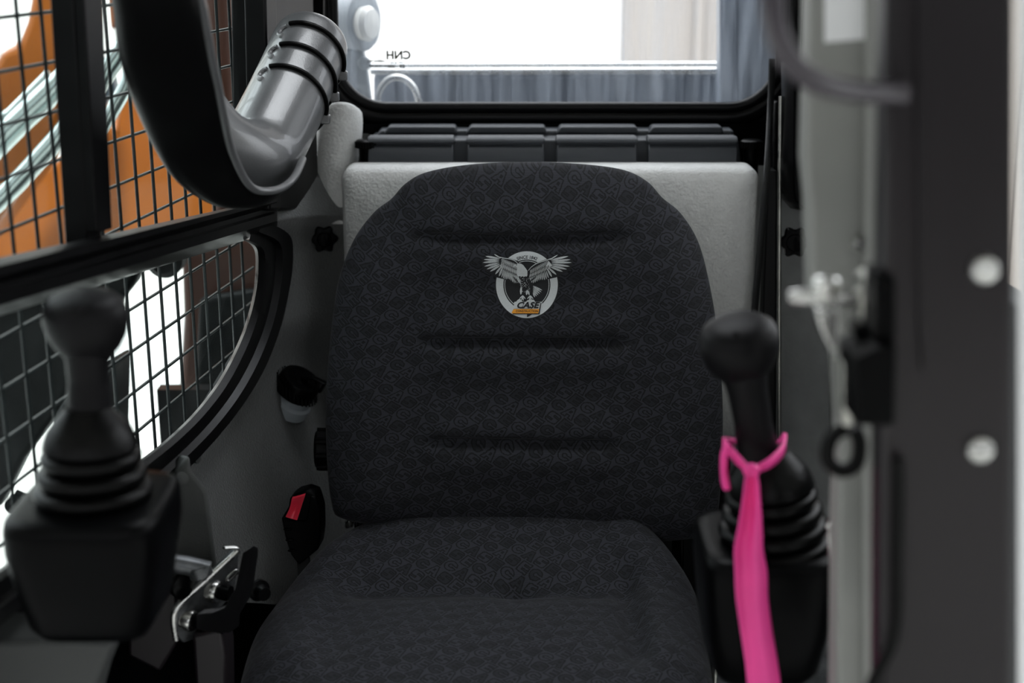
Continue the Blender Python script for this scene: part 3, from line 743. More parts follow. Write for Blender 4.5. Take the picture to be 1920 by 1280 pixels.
# ================================================================== JOYSTICKS
def joystick(kx, ky, bx, byy, Y, housing, lean, label):
    """(kx,ky) knob centre; (bx,byy) boot foot centre"""
    foot = P(bx, byy, Y); top = P(kx, ky, Y + lean)
    root = empty('joystick', foot, label, 'joystick', 'pair of control joysticks')
    axis = (top - foot).normalized(); Lh = (top - foot).length
    # housing
    x0, x1, ztop, zbot, y0, y1 = housing
    bm = NB(); n = 40; rings = []
    cx, cy = (x0 + x1) / 2, (y0 + y1) / 2; hx, hy = (x1 - x0) / 2, (y1 - y0) / 2
    for z, k in ((zbot, .60), (zbot + .003, .72), (zbot + .014, .82), (zbot + .05, .92), (ztop - .03, 1), (ztop - .010, 1), (ztop - .003, .975), (ztop, .93), (ztop + .001, .8), (ztop + .001, .4)):
        r = []
        for q in range(n):
            a = 2 * math.pi * q / n; c_, s2 = math.cos(a), math.sin(a); e = .42
            r.append(bm.verts.new((cx + hx * k * abs(c_) ** e * (1 if c_ > 0 else -1), cy + hy * k * abs(s2) ** e * (1 if s2 > 0 else -1), z)))
        rings.append(r)
    for A_, B_ in zip(rings, rings[1:]):
        for q in range(n): bm.faces.new((A_[q], A_[(q + 1) % n], B_[(q + 1) % n], B_[q]))
    bm.faces.new(rings[0]); bm.faces.new(rings[-1][::-1])
    fin(bm, 'housing', 'plastic', root, angle=50)
    # bellows boot
    H = .078; prof = [(0, .052)]
    nr_ = 4
    for k in range(nr_):
        b0 = .002 + k * .0150; r = .0530 - k * .0038
        for q in range(9):
            a = -math.pi / 2 + math.pi * q / 8; prof.append((b0 + .0072 + .0066 * math.sin(a), r - .007 + .0075 * math.cos(a)))
    prof += [(.064, .040), (.070, .0385), (.078, .035), (.086, .029), (.093, .0225), (.098, .0185)]
    bm = NB(); lathe(bm, foot, (axis + Vector((0, 0, 1)) * .8), prof, 56); fin(bm, 'boot', 'rubber', root)
    # shaft
    bm = NB(); lathe(bm, foot, axis, [(.055, .019), (.10, .0185), (.12, .0172), (Lh * .62, .0165), (Lh * .78, .0178), (Lh * .88, .021), (Lh, .024)], 36); fin(bm, 'shaft', 'knob', root)
    # knob: mushroom with a flat sloping crown
    bm = NB(); kn = (axis + Vector((.03, -.22, 0))).normalized(); lathe(bm, top, kn, [(-.040, .0175), (-.033, .022), (-.026, .0275), (-.016, .0325), (-.004, .0352), (.006, .0345), (.013, .0315), (.0175, .026), (.0200, .017), (.0212, .007), (.0215, 0)], 48, sx=1.0, sy=.9)
    fin(bm, 'grip_knob', 'knob', root, angle=80)
    d = (CAM - top).normalized(); bm = NB(); lathe(bm, top + d * .0315 + Vector((-.003, 0, .006)), d, [(-.004, .003), (.0006, .0030), (.0016, .0018)], 16); fin(bm, 'grip_button', 'knob', root)
    return root, foot, axis, top
Y1 = 1.13
hL = (P(-22, 1000, Y1 - .07).x, P(282, 1000, Y1 - .07).x, P(160, 985, Y1 - .06).z, P(160, 1215, Y1 - .055).z, Y1 - .07, Y1 + .07)
joystick(160, 593, 178, 968, Y1, hL, .01, 'black control joystick at the left, standing before the wire-guarded lower window')
Y2 = 1.20
hR = (P(1328, 1060, Y2 - .06).x, P(1590, 1060, Y2 - .06).x, P(1450, 1064, Y2 - .06).z, P(1450, 1300, Y2 - .05).z, Y2 - .06, Y2 + .075)
jr = joystick(1386, 640, 1452, 1030, Y2, hR, -.01, 'black control joystick at the right with a pink ribbon tied round its shaft')
# ribbon tied on the right joystick
rib = empty('ribbon', P(1410, 880, Y2 - .05), 'hot pink ribbon knotted round the right joystick shaft, its tail hanging down', 'ribbon')
def band(bm, pts, w, th=.0008):
    """flat strip: pts (point, width vector)"""
    a = [(p + wv * .5, p - wv * .5) for p, wv in pts]
    V = [[bm.verts.new(x), bm.verts.new(y)] for x, y in a]
    for A_, B_ in zip(V, V[1:]): bm.faces.new((A_[0], A_[1], B_[1], B_[0]))
bm = NB()
loop = [(1408, 884, -.052, 12), (1388, 866, -.045, 20), (1366, 842, -.030, 22), (1357, 828, -.012, 18), (1372, 826, .010, 12), (1410, 836, .03, 12), (1455, 834, .025, 14), (1471, 822, .006, 24), (1468, 842, -.02, 26), (1445, 866, -.042, 22), (1412, 882, -.052, 14)]
pts = []
for x, y, dy, wd in cr(loop, 6): pts.append((P(x, y, Y2 + dy), Vector((0, 0, wd / 2300))))
band(bm, pts, 0); o = fin(bm, 'loop', 'pink', rib); s_m = o.modifiers.new('thickness', 'SOLIDIFY'); s_m.thickness = .002; s_m.offset = 0
bm = NB()
tail = [(1409, 878, 14, 0), (1410, 900, 26, 0), (1409, 940, 34, .004), (1407, 985, 44, .0), (1404, 1030, 54, -.004), (1408, 1070, 60, -.008), (1410, 1120, 60, -.010), (1418, 1180, 60, -.014), (1430, 1260, 62, -.016), (1436, 1340, 64, -.02), (1440, 1400, 64, -.02)]
pts = []
T = cr(tail, 6); V = []
for i, (x, y, wd, dy) in enumerate(T):
    row = []
    for k in range(7):
        u = k / 6 - .5; fold = .0035 * math.cos(u * 7 + i * .05) * (1.8 - i / len(T))
        row.append(P(x + u * wd, y + u * wd * .08, Y2 - .058 + dy + fold))
    V.append(row)
grid(bm, V); o = fin(bm, 'tail', 'pink', rib, sub=1); s_m = o.modifiers.new('thickness', 'SOLIDIFY'); s_m.thickness = .001; s_m.offset = 0
bm = NB(); V = []
for x, y, wd in cr([(1366, 836, 14), (1358, 850, 10), (1357, 880, 10), (1360, 905, 12), (1363, 918, 10)], 4): V.append([P(x - wd / 2, y, Y2 - .045), P(x, y, Y2 - .050), P(x + wd / 2, y, Y2 - .045)])
grid(bm, V); o = fin(bm, 'short_tail', 'pink', rib, sub=1); s_m = o.modifiers.new('thickness', 'SOLIDIFY'); s_m.thickness = .001
bm = NB(); bmesh.ops.create_icosphere(bm, subdivisions=3, radius=1, matrix=Matrix.Translation(P(1409, 882, Y2 - .056)) @ Matrix.Diagonal((.0075, .006, .0065, 1)))
fin(bm, 'knot', 'pink', rib)

# ================================================================== BUCKLE
bk = empty('seat_belt_buckle', P(575, 1050, 1.78), 'black seat belt buckle with red release button, upright between seat and side wall', 'seat belt buckle')
YK = 1.80
bm = NB()
outer = [(527, 970), (540, 966), (545, 935), (556, 924), (578, 920), (590, 928), (598, 948), (602, 980), (600, 1010), (592, 1034), (562, 1060), (546, 1040), (535, 1005)]
prism(bm, [P(x, y, YK) for x, y in [(527, 970), (567, 979), (574, 975), (581, 930), (592, 932), (600, 960), (601, 1000), (597, 1030), (560, 1060), (545, 1040), (534, 1005)]], (.004, .030, .002))
prism(bm, [P(x, y, YK + .004) for x, y in [(530, 968), (541, 950), (543, 934), (556, 925), (575, 920), (592, 926), (596, 945), (590, 1000), (545, 1000)]], (.004, .024, .002))
fin(bm, 'buckle_body', 'plastic', bk, bevel=.0025)
bm = NB(); V = []
for t in range(9):
    u = t / 8; l = (547 - 12 * u + 2 * math.sin(u * 3), 935 + 34 * u); r = (572 - 15 * u, 928 + 47 * u); row = []
    for k in range(9):
        s2 = k / 8; dish = .006 * math.exp(-((s2 - .55) / .3) ** 2 - ((u - .55) / .35) ** 2)
        row.append(P(l[0] + (r[0] - l[0]) * s2, l[1] + (r[1] - l[1]) * s2, YK - .003 + dish))
    V.append(row)
grid(bm, V); g = bmesh.ops.extrude_face_region(bm, geom=bm.faces[:]); bmesh.ops.translate(bm, vec=(0, .012, 0), verts=[v for v in g['geom'] if isinstance(v, bmesh.types.BMVert)])
fin(bm, 'release_button', 'red', bk, angle=50)
bm = NB()
for k in range(3): c = P(539 + 4 * k, 992 + 20 * k, YK - .001); bmesh.ops.create_icosphere(bm, subdivisions=2, radius=1, matrix=Matrix.Translation(c) @ Matrix.Diagonal((.006, .003, .002, 1)))
fin(bm, 'grip_rib', 'plastic', bk)
bm = NB(); prism(bm, [P(556, 1040, YK + .01), P(580, 1040, YK + .01), P(584, 1120, YK + .01), P(560, 1120, YK + .01)], (0, .006, 0)); fin(bm, 'belt_stalk', 'belt', bk, bevel=.001)
# shoulder belt strap on the right
bm = NB()
sp_ = [(1447, 110, YB - .10), (1444, 200, YB - .13), (1437, 320, YP - .03), (1428, 420, YP - .035), (1416, 560, YP - .035), (1404, 700, YP - .03), (1392, 850, YP - .03)]
V = []
for i, (x, y, Y) in enumerate(cr(sp_, 6)): V.append([P(x - 5.5, y, Y), P(x + 4.5, y, Y + .012)])
grid(bm, V); o = fin(bm, 'seat_belt', 'belt'); s_m = o.modifiers.new('thickness', 'SOLIDIFY'); s_m.thickness = .0025
tag(o, 'thin black seat belt webbing running down the right edge of the pale pad', 'seat belt')
# slim steel-edged upright beside the belt
bm = NB(); prism(bm, [P(1452, 190, YB - .07), P(1462, 190, YB - .07), P(1458, 330, YB - .10), P(1446, 330, YB - .10)], (0, .02, 0))
prism(bm, [P(1440, 320, YP - .01), P(1458, 320, YP - .01), P(1456, 860, YP - .01), P(1420, 860, YP - .01)], (0, .03, 0))
o = fin(bm, 'trim_6', 'seal', bevel=.003); tag(o, kind='structure')
bm = NB(); tube(bm, [P(1464, 180, 2.05), P(1462, 330, 2.04), P(1461, 560, 2.03), P(1461, 1000, 2.02)], .0030, 10)
o = fin(bm, 'trim_7', 'zinc'); tag(o, kind='structure')
# dark cover right of rear window
bm = NB(); V = []
cv = [(1466, 120), (1466, 200), (1462, 270), (1458, 320), (1460, 352), (1468, 375), (1482, 390), (1500, 395)]
for i, (x, y) in enumerate(cv): V.append([P(x, y, 2.06), P(x + 10, y, 2.02), P(max(x + 24, 1490), y, 2.00), P(1600, y, 2.0), P(1610, y, 2.10)])
grid(bm, V); V2 = None
g = bmesh.ops.extrude_face_region(bm, geom=bm.faces[:]); bmesh.ops.translate(bm, vec=(0.01, .06, 0), verts=[v for v in g['geom'] if isinstance(v, bmesh.types.BMVert)])
o = fin(bm, 'pillar_cover', 'plastic', bevel=.003); tag(o, 'black plastic cover hanging beside the right end of the rear window', 'cover')
# star knobs
def star(px, py, Y, d, r, label):
    c = P(px, py, Y); d = Vector(d).normalized(); root = empty('star_knob', c, label, 'knob', 'star knobs'); s, u = frame(d)
    bm = NB(); n = 84; rings = []
    for h, k in ((0, .8), (.004, 1), (.012, 1), (.016, .9), (.017, .6)):
        rings.append([bm.verts.new(c + d * h + (s * math.cos(a) + u * math.sin(a)) * r * k * (1 + .13 * math.cos(6 * a))) for a in [2 * math.pi * q / n for q in range(n)]])
    for A_, B_ in zip(rings, rings[1:]):
        for q in range(n): bm.faces.new((A_[q], A_[(q + 1) % n], B_[(q + 1) % n], B_[q]))
    bm.faces.new(rings[0]); bm.faces.new(rings[-1][::-1]); fin(bm, 'star_grip', 'plastic', root)
    bm = NB(); lathe(bm, c + d * .016, d, [(0, r * .62), (.004, r * .6), (.005, r * .5)], 30); box(bm, c + d * .021, (.003, .003, r * .9)); fin(bm, 'hub_cap', 'plastic', root)
    bm = NB(); lathe(bm, c, -d, [(0, r * .5), (.05, r * .5)], 20); fin(bm, 'stem', 'plastic', root)
star(608, 447, 2.11, (.15, -1, .1), .019, 'black star knob left of the pale pad, below the narrow pillar pad')
star(1489, 452, 2.06, (-.1, -1, .05), .021, 'black star knob on the dark lining beside the right seat belt')
# filler cap
fc = empty('filler_cap', P(570, 770, 1.99), 'black round screw cap on a milky white neck, on the left side lining', 'cap')
c, fn_ = on_felt(560, 730); c = c - ray(560, 730).normalized() * .045 + Vector((0, 0, .008)); d = (fn_ + Vector((0, -.1, 1.3))).normalized()
bm = NB(); lathe(bm, c, d, [(-.016, .029), (-.014, .0315), (.008, .0315), (.012, .029), (.0125, .024), (.0105, .022), (.0105, .012), (.013, .010), (.0135, 0)], 44)
s, u = frame(d, Vector((0, 1, 0)))
for k in range(30): a = k * math.pi / 15; box(bm, c + (s * math.cos(a) + u * math.sin(a)) * .0315 - d * .004, (.0022, .0022, .018))
fin(bm, 'cap', 'plastic', fc)
bm = NB(); q0 = c + d * .0135; e1 = c + Vector((.036, -.012, -.002)) + d * .010; tube(bm, [q0, q0.lerp(e1, .5) + d * .004, e1, e1 - d * .016], [(.006, .003)] * 4, 12); fin(bm, 'cap_tether', 'plastic', fc)
bm = NB(); lathe(bm, c + Vector((.006, 0, 0)), -d, [(.014, .026), (.030, .026), (.034, .030), (.05, .030)], 36); fin(bm, 'neck', 'milk', fc)

# grey console below window, left
cs = empty('side_console', P(350, 1050, 1.5), 'grey plastic side console behind the left joystick, with a round plug', 'console')
bm = NB()
YC_ = 1.525
top_ = [(250, 985), (352, 850), (360, 882), (392, 925), (402, 1000), (410, 1060), (260, 1180)]
prism(bm, [P(300, 925, YC_), P(357, 850, YC_), P(361, 880, YC_), P(392, 922, YC_), (P(412, 1075, YC_)), P(300, 1190, YC_ + .0)], (-.02, .035, -.01))
fin(bm, 'console_body', 'console', cs, bevel=.008)
bm = NB(); lathe(bm, P(341, 897, YC_ - .001), (.35, -1, .1), [(-.003, .008), (.0015, .008), (.0025, .006)], 24); fin(bm, 'plug', 'console', cs)
bm = NB(); lathe(bm, PW(366, 857) + WN * .002, (1, -.3, .1), [(-.004, .0075), (.002, .0075), (.003, .005)], 20); o = fin(bm, 'rivet', 'console'); tag(o, 'small round grey rivet at the edge of the felt, above the side console', 'rivet')
bm = NB(); lathe(bm, P(482, 684, 1.98), (1, -.5, .1), [(-.01, .0075), (.001, .0075), (.002, .005)], 20); o = fin(bm, 'rivet', 'console'); tag(o, 'small round grey rivet beside the curved window seal, left of the screw cap', 'rivet')

# floor pan at lower left
bm = NB(); Yf = 1.16
prism(bm, [P(-60, 1200, Yf), P(215, 1205, Yf), P(180, 1290, Yf), P(150, 1400, Yf), P(-60, 1400, Yf)], (0, .06, 0))
o = fin(bm, 'armrest_mount', 'console', bevel=.006); tag(o, 'flat grey mounting panel under the left joystick housing', 'panel')

# ================================================================== ADJUSTER BRACKET between joystick and seat
ab = empty('adjuster_bracket', P(400, 1150, 1.45), 'steel slotted bracket with black lever and bolts, between left joystick and seat', 'bracket')
YA = 1.44
def pz(pts, Y, ext, bm): prism(bm, [P(x, y, Y) for x, y in pts], ext)
def sidep(x, y): return P(x, y, YA + (x - 320) * .0004)
bm = NB()
prism(bm, [sidep(*p) for p in [(332, 1135), (338, 1130), (443, 1030), (448, 1036), (447, 1060), (440, 1110), (405, 1150), (372, 1196), (345, 1205), (330, 1190)]], (-.005, .004, 0))
fin(bm, 'plate', 'dsteel', ab, bevel=.0012)
bm = NB(); tube(bm, [sidep(*p) for p in cr([(330, 1200), (325, 1160), (334, 1136), (380, 1092), (440, 1038), (446, 1030), (440, 1026), (420, 1027)], 5)], [(.0036, .0022)] * 36, 10)
fin(bm, 'plate_edge', 'steel', ab)
bm = NB(); tube(bm, [sidep(*p) + Vector((.003, -.004, 0)) for p in cr([(424, 1086), (438, 1074), (442, 1070), (438, 1066), (424, 1078), (421, 1084)], 4, closed=True)], .0016, 8, closed=True)
fin(bm, 'slot_rim', 'steel', ab)
for px, py, mm in ((405, 1108, 1), (358, 1162, 1)):
    bm = NB(); c = sidep(px, py); lathe(bm, c, (1, -.35, -.1), [(-.008, .0135), (.001, .0135), (.004, .0120), (.005, .0085)], 28); fin(bm, 'washer', 'steel', ab)
    bm = NB(); lathe(bm, c, (1, -.28, -.05), [(.003, .0085), (.012, .009), (.040 if py > 1130 else .018, .009)], 20); fin(bm, 'bolt', 'plastic', ab)
bm = NB()     # black lever
prism(bm, [P(x, y, YA - .02 + (x - 400) * .0006) for x, y in [(461, 1032), (470, 1036), (470, 1050), (462, 1105), (455, 1130), (436, 1160), (434, 1184), (428, 1187), (392, 1185), (368, 1180), (368, 1152), (395, 1150), (420, 1140), (440, 1105), (450, 1060), (455, 1036)]], (.006, .014, .0))
fin(bm, 'lever', 'shell', ab, bevel=.003)
bm = NB(); lathe(bm, P(484, 1105, 1.50), (.6, -.8, 0), [(0, .013), (.004, .013), (.006, .009), (.016, .008), (.016, .003)], 24); fin(bm, 'pivot_bolt', 'plastic', ab)
bm = NB()     # column below
prism(bm, [P(x, y, YA + .0) for x, y in [(360, 1190), (415, 1180), (424, 1230), (426, 1340), (370, 1340)]], (.0, .05, 0))
prism(bm, [P(x, y, YA + .03) for x, y in [(240, 1170), (330, 1100), (336, 1200), (300, 1260), (240, 1230)]], (.0, .05, 0))
fin(bm, 'support', 'post', ab, bevel=.004)
bm = NB(); tube(bm, [P(300, 1052, 1.44), P(352, 1060, 1.45), P(392, 1070, 1.45)], .011, 20); tube(bm, [P(372, 1060, 1.45), P(378, 1078, 1.45)], .013, 16); fin(bm, 'tube', 'dsteel', ab)
bm = NB(); tube(bm, [P(310, 1064, 1.44), P(355, 1076, 1.46)], .0022, 10); lathe(bm, P(360, 1077, 1.455), (1, -.2, -.1), [(-.005, .004), (.0, .006), (.006, .005)], 6); fin(bm, 'cable', 'zinc', ab)
bm = NB(); lathe(bm, P(336, 1096, 1.45), (.8, -.6, 0), [(0, .014), (.008, .015), (.011, .011)], 24); fin(bm, 'bushing', 'rubber', ab)
bm = NB(); tube(bm, [P(*p, 1.42) for p in cr([(316, 1080), (318, 1092), (312, 1106), (306, 1113)], 4)], .002, 8); fin(bm, 'clip', 'steel', ab)

# ================================================================== RIGHT FRONT: pillar, door, latch, grab handle
YS = 1.02
bm = NB()
prism(bm, [P(x, y, YS) for x, y in [(1522, -160), (1660, -160), (1655, 300), (1650, 700), (1648, 1420), (1568, 1420), (1572, 960), (1578, 800), (1570, 650), (1524, 565), (1520, 380), (1513, 300), (1517, 150)]], (0, .035, 0))
o = fin(bm, 'trim_8', 'grey', bevel=.004); tag(o, kind='structure')
bm = NB(); tube(bm, [P(x, y, YS - .004) for x, y in [(1640, -160), (1638, 250), (1634, 700), (1630, 1420)]], .0065, 14); o = fin(bm, 'trim_9', 'grey'); tag(o, kind='structure')
st_ = NB(); prism(st_, [P(x, y, YS - .001) for x, y in [(1546, -60), (1622, -60), (1622, 74), (1546, 80)]], (0, .0008, 0))
o = fin(st_, 'sticker', 'paper', smooth=False); tag(o, 'blank white sticker on the grey pillar, behind the curved grab handle', 'sticker')
door = bpy.data.objects.new('door_1', None); COL.objects.link(door); door.location = P(1780, 1280, .86); tag(door, kind='structure')
YDr = .86
bm = NB()
prism(bm, [P(x, y, YDr) for x, y in [(1664, -160), (1906, -160), (1903, 600), (1902, 1420), (1648, 1420), (1652, 800), (1660, 300)]], (.0, .030, 0))
fin(bm, 'door_frame', 'post', door, bevel=.006)
bm = NB(); prism(bm, [P(x, y, YDr - .004) for x, y in [(1722, -160), (1735, -160), (1730, 700), (1724, 600), (1722, 300)]], (0, .006, 0)); fin(bm, 'frame_fold', 'post', door, bevel=.002)
bm = NB(); tube(bm, [P(x, y, YDr - .006) for x, y in cr([(1684, 860), (1686, 930), (1684, 1060), (1683, 1150), (1672, 1210), (1645, 1262), (1630, 1300), (1620, 1400)], 5)], .0042, 12); fin(bm, 'door_seal', 'rubber', door)
bm = NB(); prism(bm, [P(x, y, YDr + .004) for x, y in [(1908, -160), (1990, -160), (1990, 1420), (1906, 1420)]], (0.02, .03, 0)); fin(bm, 'door_edge', 'paper', door, bevel=.002)
for px, py in ((1845, 505), (1836, 842)):
    bm = NB(); lathe(bm, P(px, py, YDr), (0, -1, .0), [(-.002, .0095), (.002, .0095), (.005, .008), (.0068, .005), (.0075, 0)], 28); fin(bm, 'bolt_head', 'steel', door)
bm = NB(); lathe(bm, P(1612, 455, YS - .002), (0, -1, 0), [(-.002, .0062), (.003, .006), (.006, .004), (.0065, 0)], 20); o = fin(bm, 'bolt', 'steel'); tag(o, 'small round bolt head on the grey pillar, above the latch pin', 'bolt')
# latch
lt = empty('door_latch', P(1640, 700, .93), 'chromed latch with a pin pointing left and a black block, on the right door frame', 'latch')
YL = .90
bm = NB(); a, b = P(1478, 556, YL), P(1625, 558, YL); d = (b - a); Ld = d.length
lathe(bm, a, d, [(0, .0035), (.004, .0048), (.012, .0056), (Ld, .0056)], 24); lathe(bm, P(1536, 557, YL), d, [(0, .0062), (.026, .0062)], 24); fin(bm, 'latch_pin', 'steel', lt)
bm = NB(); lathe(bm, P(1548, 545, YL), (0, 0, 1), [(-.004, .009), (.008, .009), (.010, .006)], 20); prism(bm, [P(x, y, YL + .004) for x, y in [(1532, 580), (1574, 580), (1572, 640), (1566, 668), (1556, 655), (1536, 610)]], (0, .012, 0)); fin(bm, 'striker', 'steel', lt, bevel=.002)
bm = NB(); prism(bm, [P(x, y, YL - .01) for x, y in [(1616, 522), (1640, 522), (1638, 612), (1614, 612)]], (0, .02, 0)); lathe(bm, P(1629, 521, YL - .011), (0, -1, 0), [(-.012, .0048), (.003, .0048), (.005, .003)], 20); fin(bm, 'latch_arm', 'zinc', lt, bevel=.002)
bm = NB(); lathe(bm, P(1655, 561, YL - .02), (0, -1, 0), [(-.01, .0052), (.003, .0052), (.005, .0035)], 20); fin(bm, 'latch_screw', 'brass', lt)
bm = NB(); prism(bm, [P(x, y, YDr - .004) for x, y in [(1642, 510), (1680, 520), (1682, 640), (1640, 640)]], (0, .03, 0)); prism(bm, [P(x, y, YL - .02) for x, y in [(1600, 612), (1642, 612), (1642, 630), (1600, 628)]], (0, .02, 0))
prism(bm, [P(x, y, YDr - .014) for x, y in [(1604, 672), (1682, 640), (1680, 800), (1604, 800)]], (0, .05, 0)); fin(bm, 'latch_block', 'plastic', lt, bevel=.003)
bm = NB(); prism(bm, [P(x, y, YL - .02) for x, y in [(1578, 680), (1602, 680), (1602, 800), (1580, 800)]], (0, .02, 0)); fin(bm, 'latch_plate', 'zinc', lt, bevel=.002)
bm = NB(); tube(bm, [P(x, y, YL) for x, y in cr([(1590, 800), (1560, 820), (1552, 860), (1578, 882), (1606, 868), (1612, 830), (1600, 800)], 6)], .0052, 14)
o = fin(bm, 'rubber_loop', 'rubber'); tag(o, 'black rubber loop hanging below the door latch', 'strap')
# grab handle
bm = NB(); hp = cr([(1446, -140), (1447, -40), (1452, 40), (1470, 95), (1505, 138), (1555, 162), (1620, 172), (1700, 174)], 8)
tube(bm, [P(x, y, .80 + .05 * smoothstep(1500, 1700, x)) for x, y in hp], .0068, 24)
o = fin(bm, 'grab_handle', 'bar'); tag(o, 'dark curved tubular grab handle reaching left from the upper door frame', 'handle')
# shiny spring hook beside right joystick
bm = NB(); tube(bm, [P(x, y, 1.10) for x, y in cr([(1560, 1060), (1556, 1010), (1558, 975), (1568, 958), (1578, 968), (1576, 1000)], 5)], .0022, 10); tube(bm, [P(x, y, 1.095) for x, y in cr([(1552, 985), (1562, 1010), (1570, 1035)], 5)], .0018, 10)
o = fin(bm, 'spring_hook', 'steel'); tag(o, 'shiny bent steel hook just right of the right joystick boot', 'hook')
# seat side hardware on the right
bm = NB(); lathe(bm, P(1326, 1086, 1.6), (0, -1, 0), [(0, .004), (.004, .004)], 16); fin(bm, 'side_bolt', 'zinc', seat); bm = NB(); prism(bm, [P(x, y, 1.5) for x, y in [(1340, 1222), (1346, 1222), (1344, 1300), (1338, 1300)]], (0, .02, 0))
fin(bm, 'side_rail', 'zinc', seat, bevel=.001)
bm = NB(); prism(bm, [P(x, y, 1.56) for x, y in [(1330, 1150), (1600, 1150), (1600, 1400), (1340, 1400)]], (0, .03, 0))
o = fin(bm, 'side_cover', 'dsteel', bevel=.004); tag(o, 'dark metal cover low down between the seat and the right joystick', 'cover')

# ================================================================== OUTSIDE
# wire guards
def inpoly(p, poly_):
    x, y = p; c = False; j = len(poly_) - 1
    for i in range(len(poly_)):
        xi, yi = poly_[i]; xj, yj = poly_[j]
        if ((yi > y) != (yj > y)) and (x < (xj - xi) * (y - yi) / (yj - yi) + xi): c = not c
        j = i
    return c
gz0, gz1 = .55, 1.50
wg = empty('wire_guard', PW(200, 900, .05), 'square-mesh wire guard outside the left windows', 'wire guard')
for nm, hor in (('upright_wires', 0), ('cross_wires', 1)):
    bm = NB(); OFF = .05
    def wp(Y, z, o_=OFF): return Vector((WX0 - o_ + WK * (Y - 1.25), Y, z))
    if hor:
        z = P(0, 36, 1.35).z + .05 * 4
        z0 = P(0, 36, 1.35).z
        for k in range(-3, 20):
            z = z0 - .0497 * k
            if z < .45: break
            tube(bm, [wp(1.15, z, OFF + .003), wp(2.05, z, OFF + .003)], .0020, 8)
    else:
        for k in range(-3, 14):
            Y = 1.352 + .0493 * k; tube(bm, [wp(Y, .45, OFF - .001), wp(Y, 1.5, OFF - .001)], .0021, 8)
    fin(bm, nm, 'wire', wg)
# orange loader arm and hydraulics seen through the upper window
def slab(name, pts, Y, th, m, label, cat, bev=.01):
    bm = NB(); prism(bm, [P(x, y, Y) for x, y in pts], (0, th, 0)); o = fin(bm, name, m, bevel=bev); return tag(o, label, cat)
ar = slab('lift_arm', [(-80, 260), (0, 95), (30, 85), (48, 40), (70, -80), (150, -80), (152, 60), (150, 130), (110, 240), (60, 330), (-80, 520)], 2.75, .15, 'orange', 'orange steel lift arm seen through the front pane of the upper left window', 'loader arm', .02)
slab('bodywork', [(165, 190), (215, 240), (232, 120), (250, 30), (205, 60), (198, -80), (420, -80), (445, 250), (445, 440), (-80, 560), (-80, 470), (60, 330), (120, 290)], 3.1, .3, 'orange', 'large orange bodywork panel behind the wire guard, filling the rear of the left window', 'machine body', .02)
slab('machine_post', [(372, -80), (432, -80), (438, 250), (438, 420), (395, 420), (385, 150)], 2.55, .12, 'rust', 'brownish orange upright beside the rear edge of the upper left window', 'machine post', .02)
def cyl(name, pts, Y, r, m, label, rod=None):
    bm = NB(); tube(bm, [P(x, y, Y) for x, y in pts], r, 24); o = fin(bm, name, m); tag(o, label, 'hydraulic cylinder', 'hydraulic cylinders'); return o
cyl('hydraulic_cylinder', [(-60, 325), (40, 225), (120, 150), (160, 115)], 2.5, .022, 'chrome', 'bright steel hydraulic cylinder, the highest of the slanting ones across the orange arm')
cyl('hydraulic_cylinder', [(-60, 430), (30, 345), (130, 235), (235, 85)], 2.45, .017, 'chrome', 'thin bright steel hydraulic cylinder, the lowest of the slanting ones across the orange arm')
cyl('hydraulic_cylinder', [(-60, 250), (20, 215), (95, 140)], 2.6, .012, 'chrome', 'slim steel pipe lying on the orange arm above the hydraulic cylinders')
bm = NB(); prism(bm, [P(x, y, 2.5) for x, y in [(160, 110), (205, 110), (215, 170), (190, 200), (162, 195)]], (0, .03, 0)); lathe(bm, P(192, 151, 2.49), (0, -1, 0), [(0, .012), (.006, .012)], 20)
o = fin(bm, 'pivot_plate', 'hood', bevel=.004); tag(o, 'blue grey pivot plate with a round pin, seen between mullion and restraint bar', 'plate')
bm = NB(); tube(bm, [P(x, y, 2.3) for x, y in cr([(165, 250), (185, 245), (215, 200), (245, 140), (262, 60)], 5)], .012, 14)
o = fin(bm, 'steel_pipe', 'chrome'); tag(o, 'curved steel pipe rising left of the restraint bar outside the window', 'pipe')
# lower left outside: dark underframe with gaps of daylight
slab('underframe', [(-80, 560), (272, 490), (250, 535), (222, 570), (196, 640), (176, 720), (130, 730), (100, 790), (45, 860), (0, 950), (-80, 1000)], 2.2, .05, 'tyre', 'dark loader underframe seen behind the left joystick knob through the lower window', 'machine frame', .01)
slab('frame_bracket', [(100, 780), (128, 740), (200, 700), (196, 880), (180, 1000), (60, 1010), (50, 965), (100, 870)], 2.05, .15, 'tyre', 'dark bracket behind the left joystick shaft, right of the daylight gap', 'machine frame', .01)
slab('rear_post', [(338, 470), (500, 430), (500, 640), (420, 760), (325, 840), (336, 700), (342, 600)], 2.5, .1, 'rust', 'dull brown painted post at the rear end of the lower left window', 'machine post', .015)
slab('dark_cover', [(372, 560), (500, 540), (500, 760), (360, 860), (366, 700)], 2.46, .03, 'tyre', 'black cover in front of the brown post at the rear of the lower window', 'cover', .01)
bm = NB(); lathe(bm, P(318, 478, 2.3), (0, -1, 0), [(0, .03), (.04, .03), (.05, .02)], 30); o = fin(bm, 'end_cap', 'tyre'); tag(o, 'dark round end cap at the top of the bright gap in the lower window', 'cap')
bm = NB(); tube(bm, [P(x, y, 2.13) for x, y in [(28, 925), (50, 935), (90, 935)]], .008, 12); lathe(bm, P(32, 940, 2.13), (0, -1, 0), [(0, .014), (.02, .014)], 20); o = fin(bm, 'hose_fitting', 'tyre'); tag(o, 'small dark hose fitting outside, just above the left joystick housing', 'fitting')

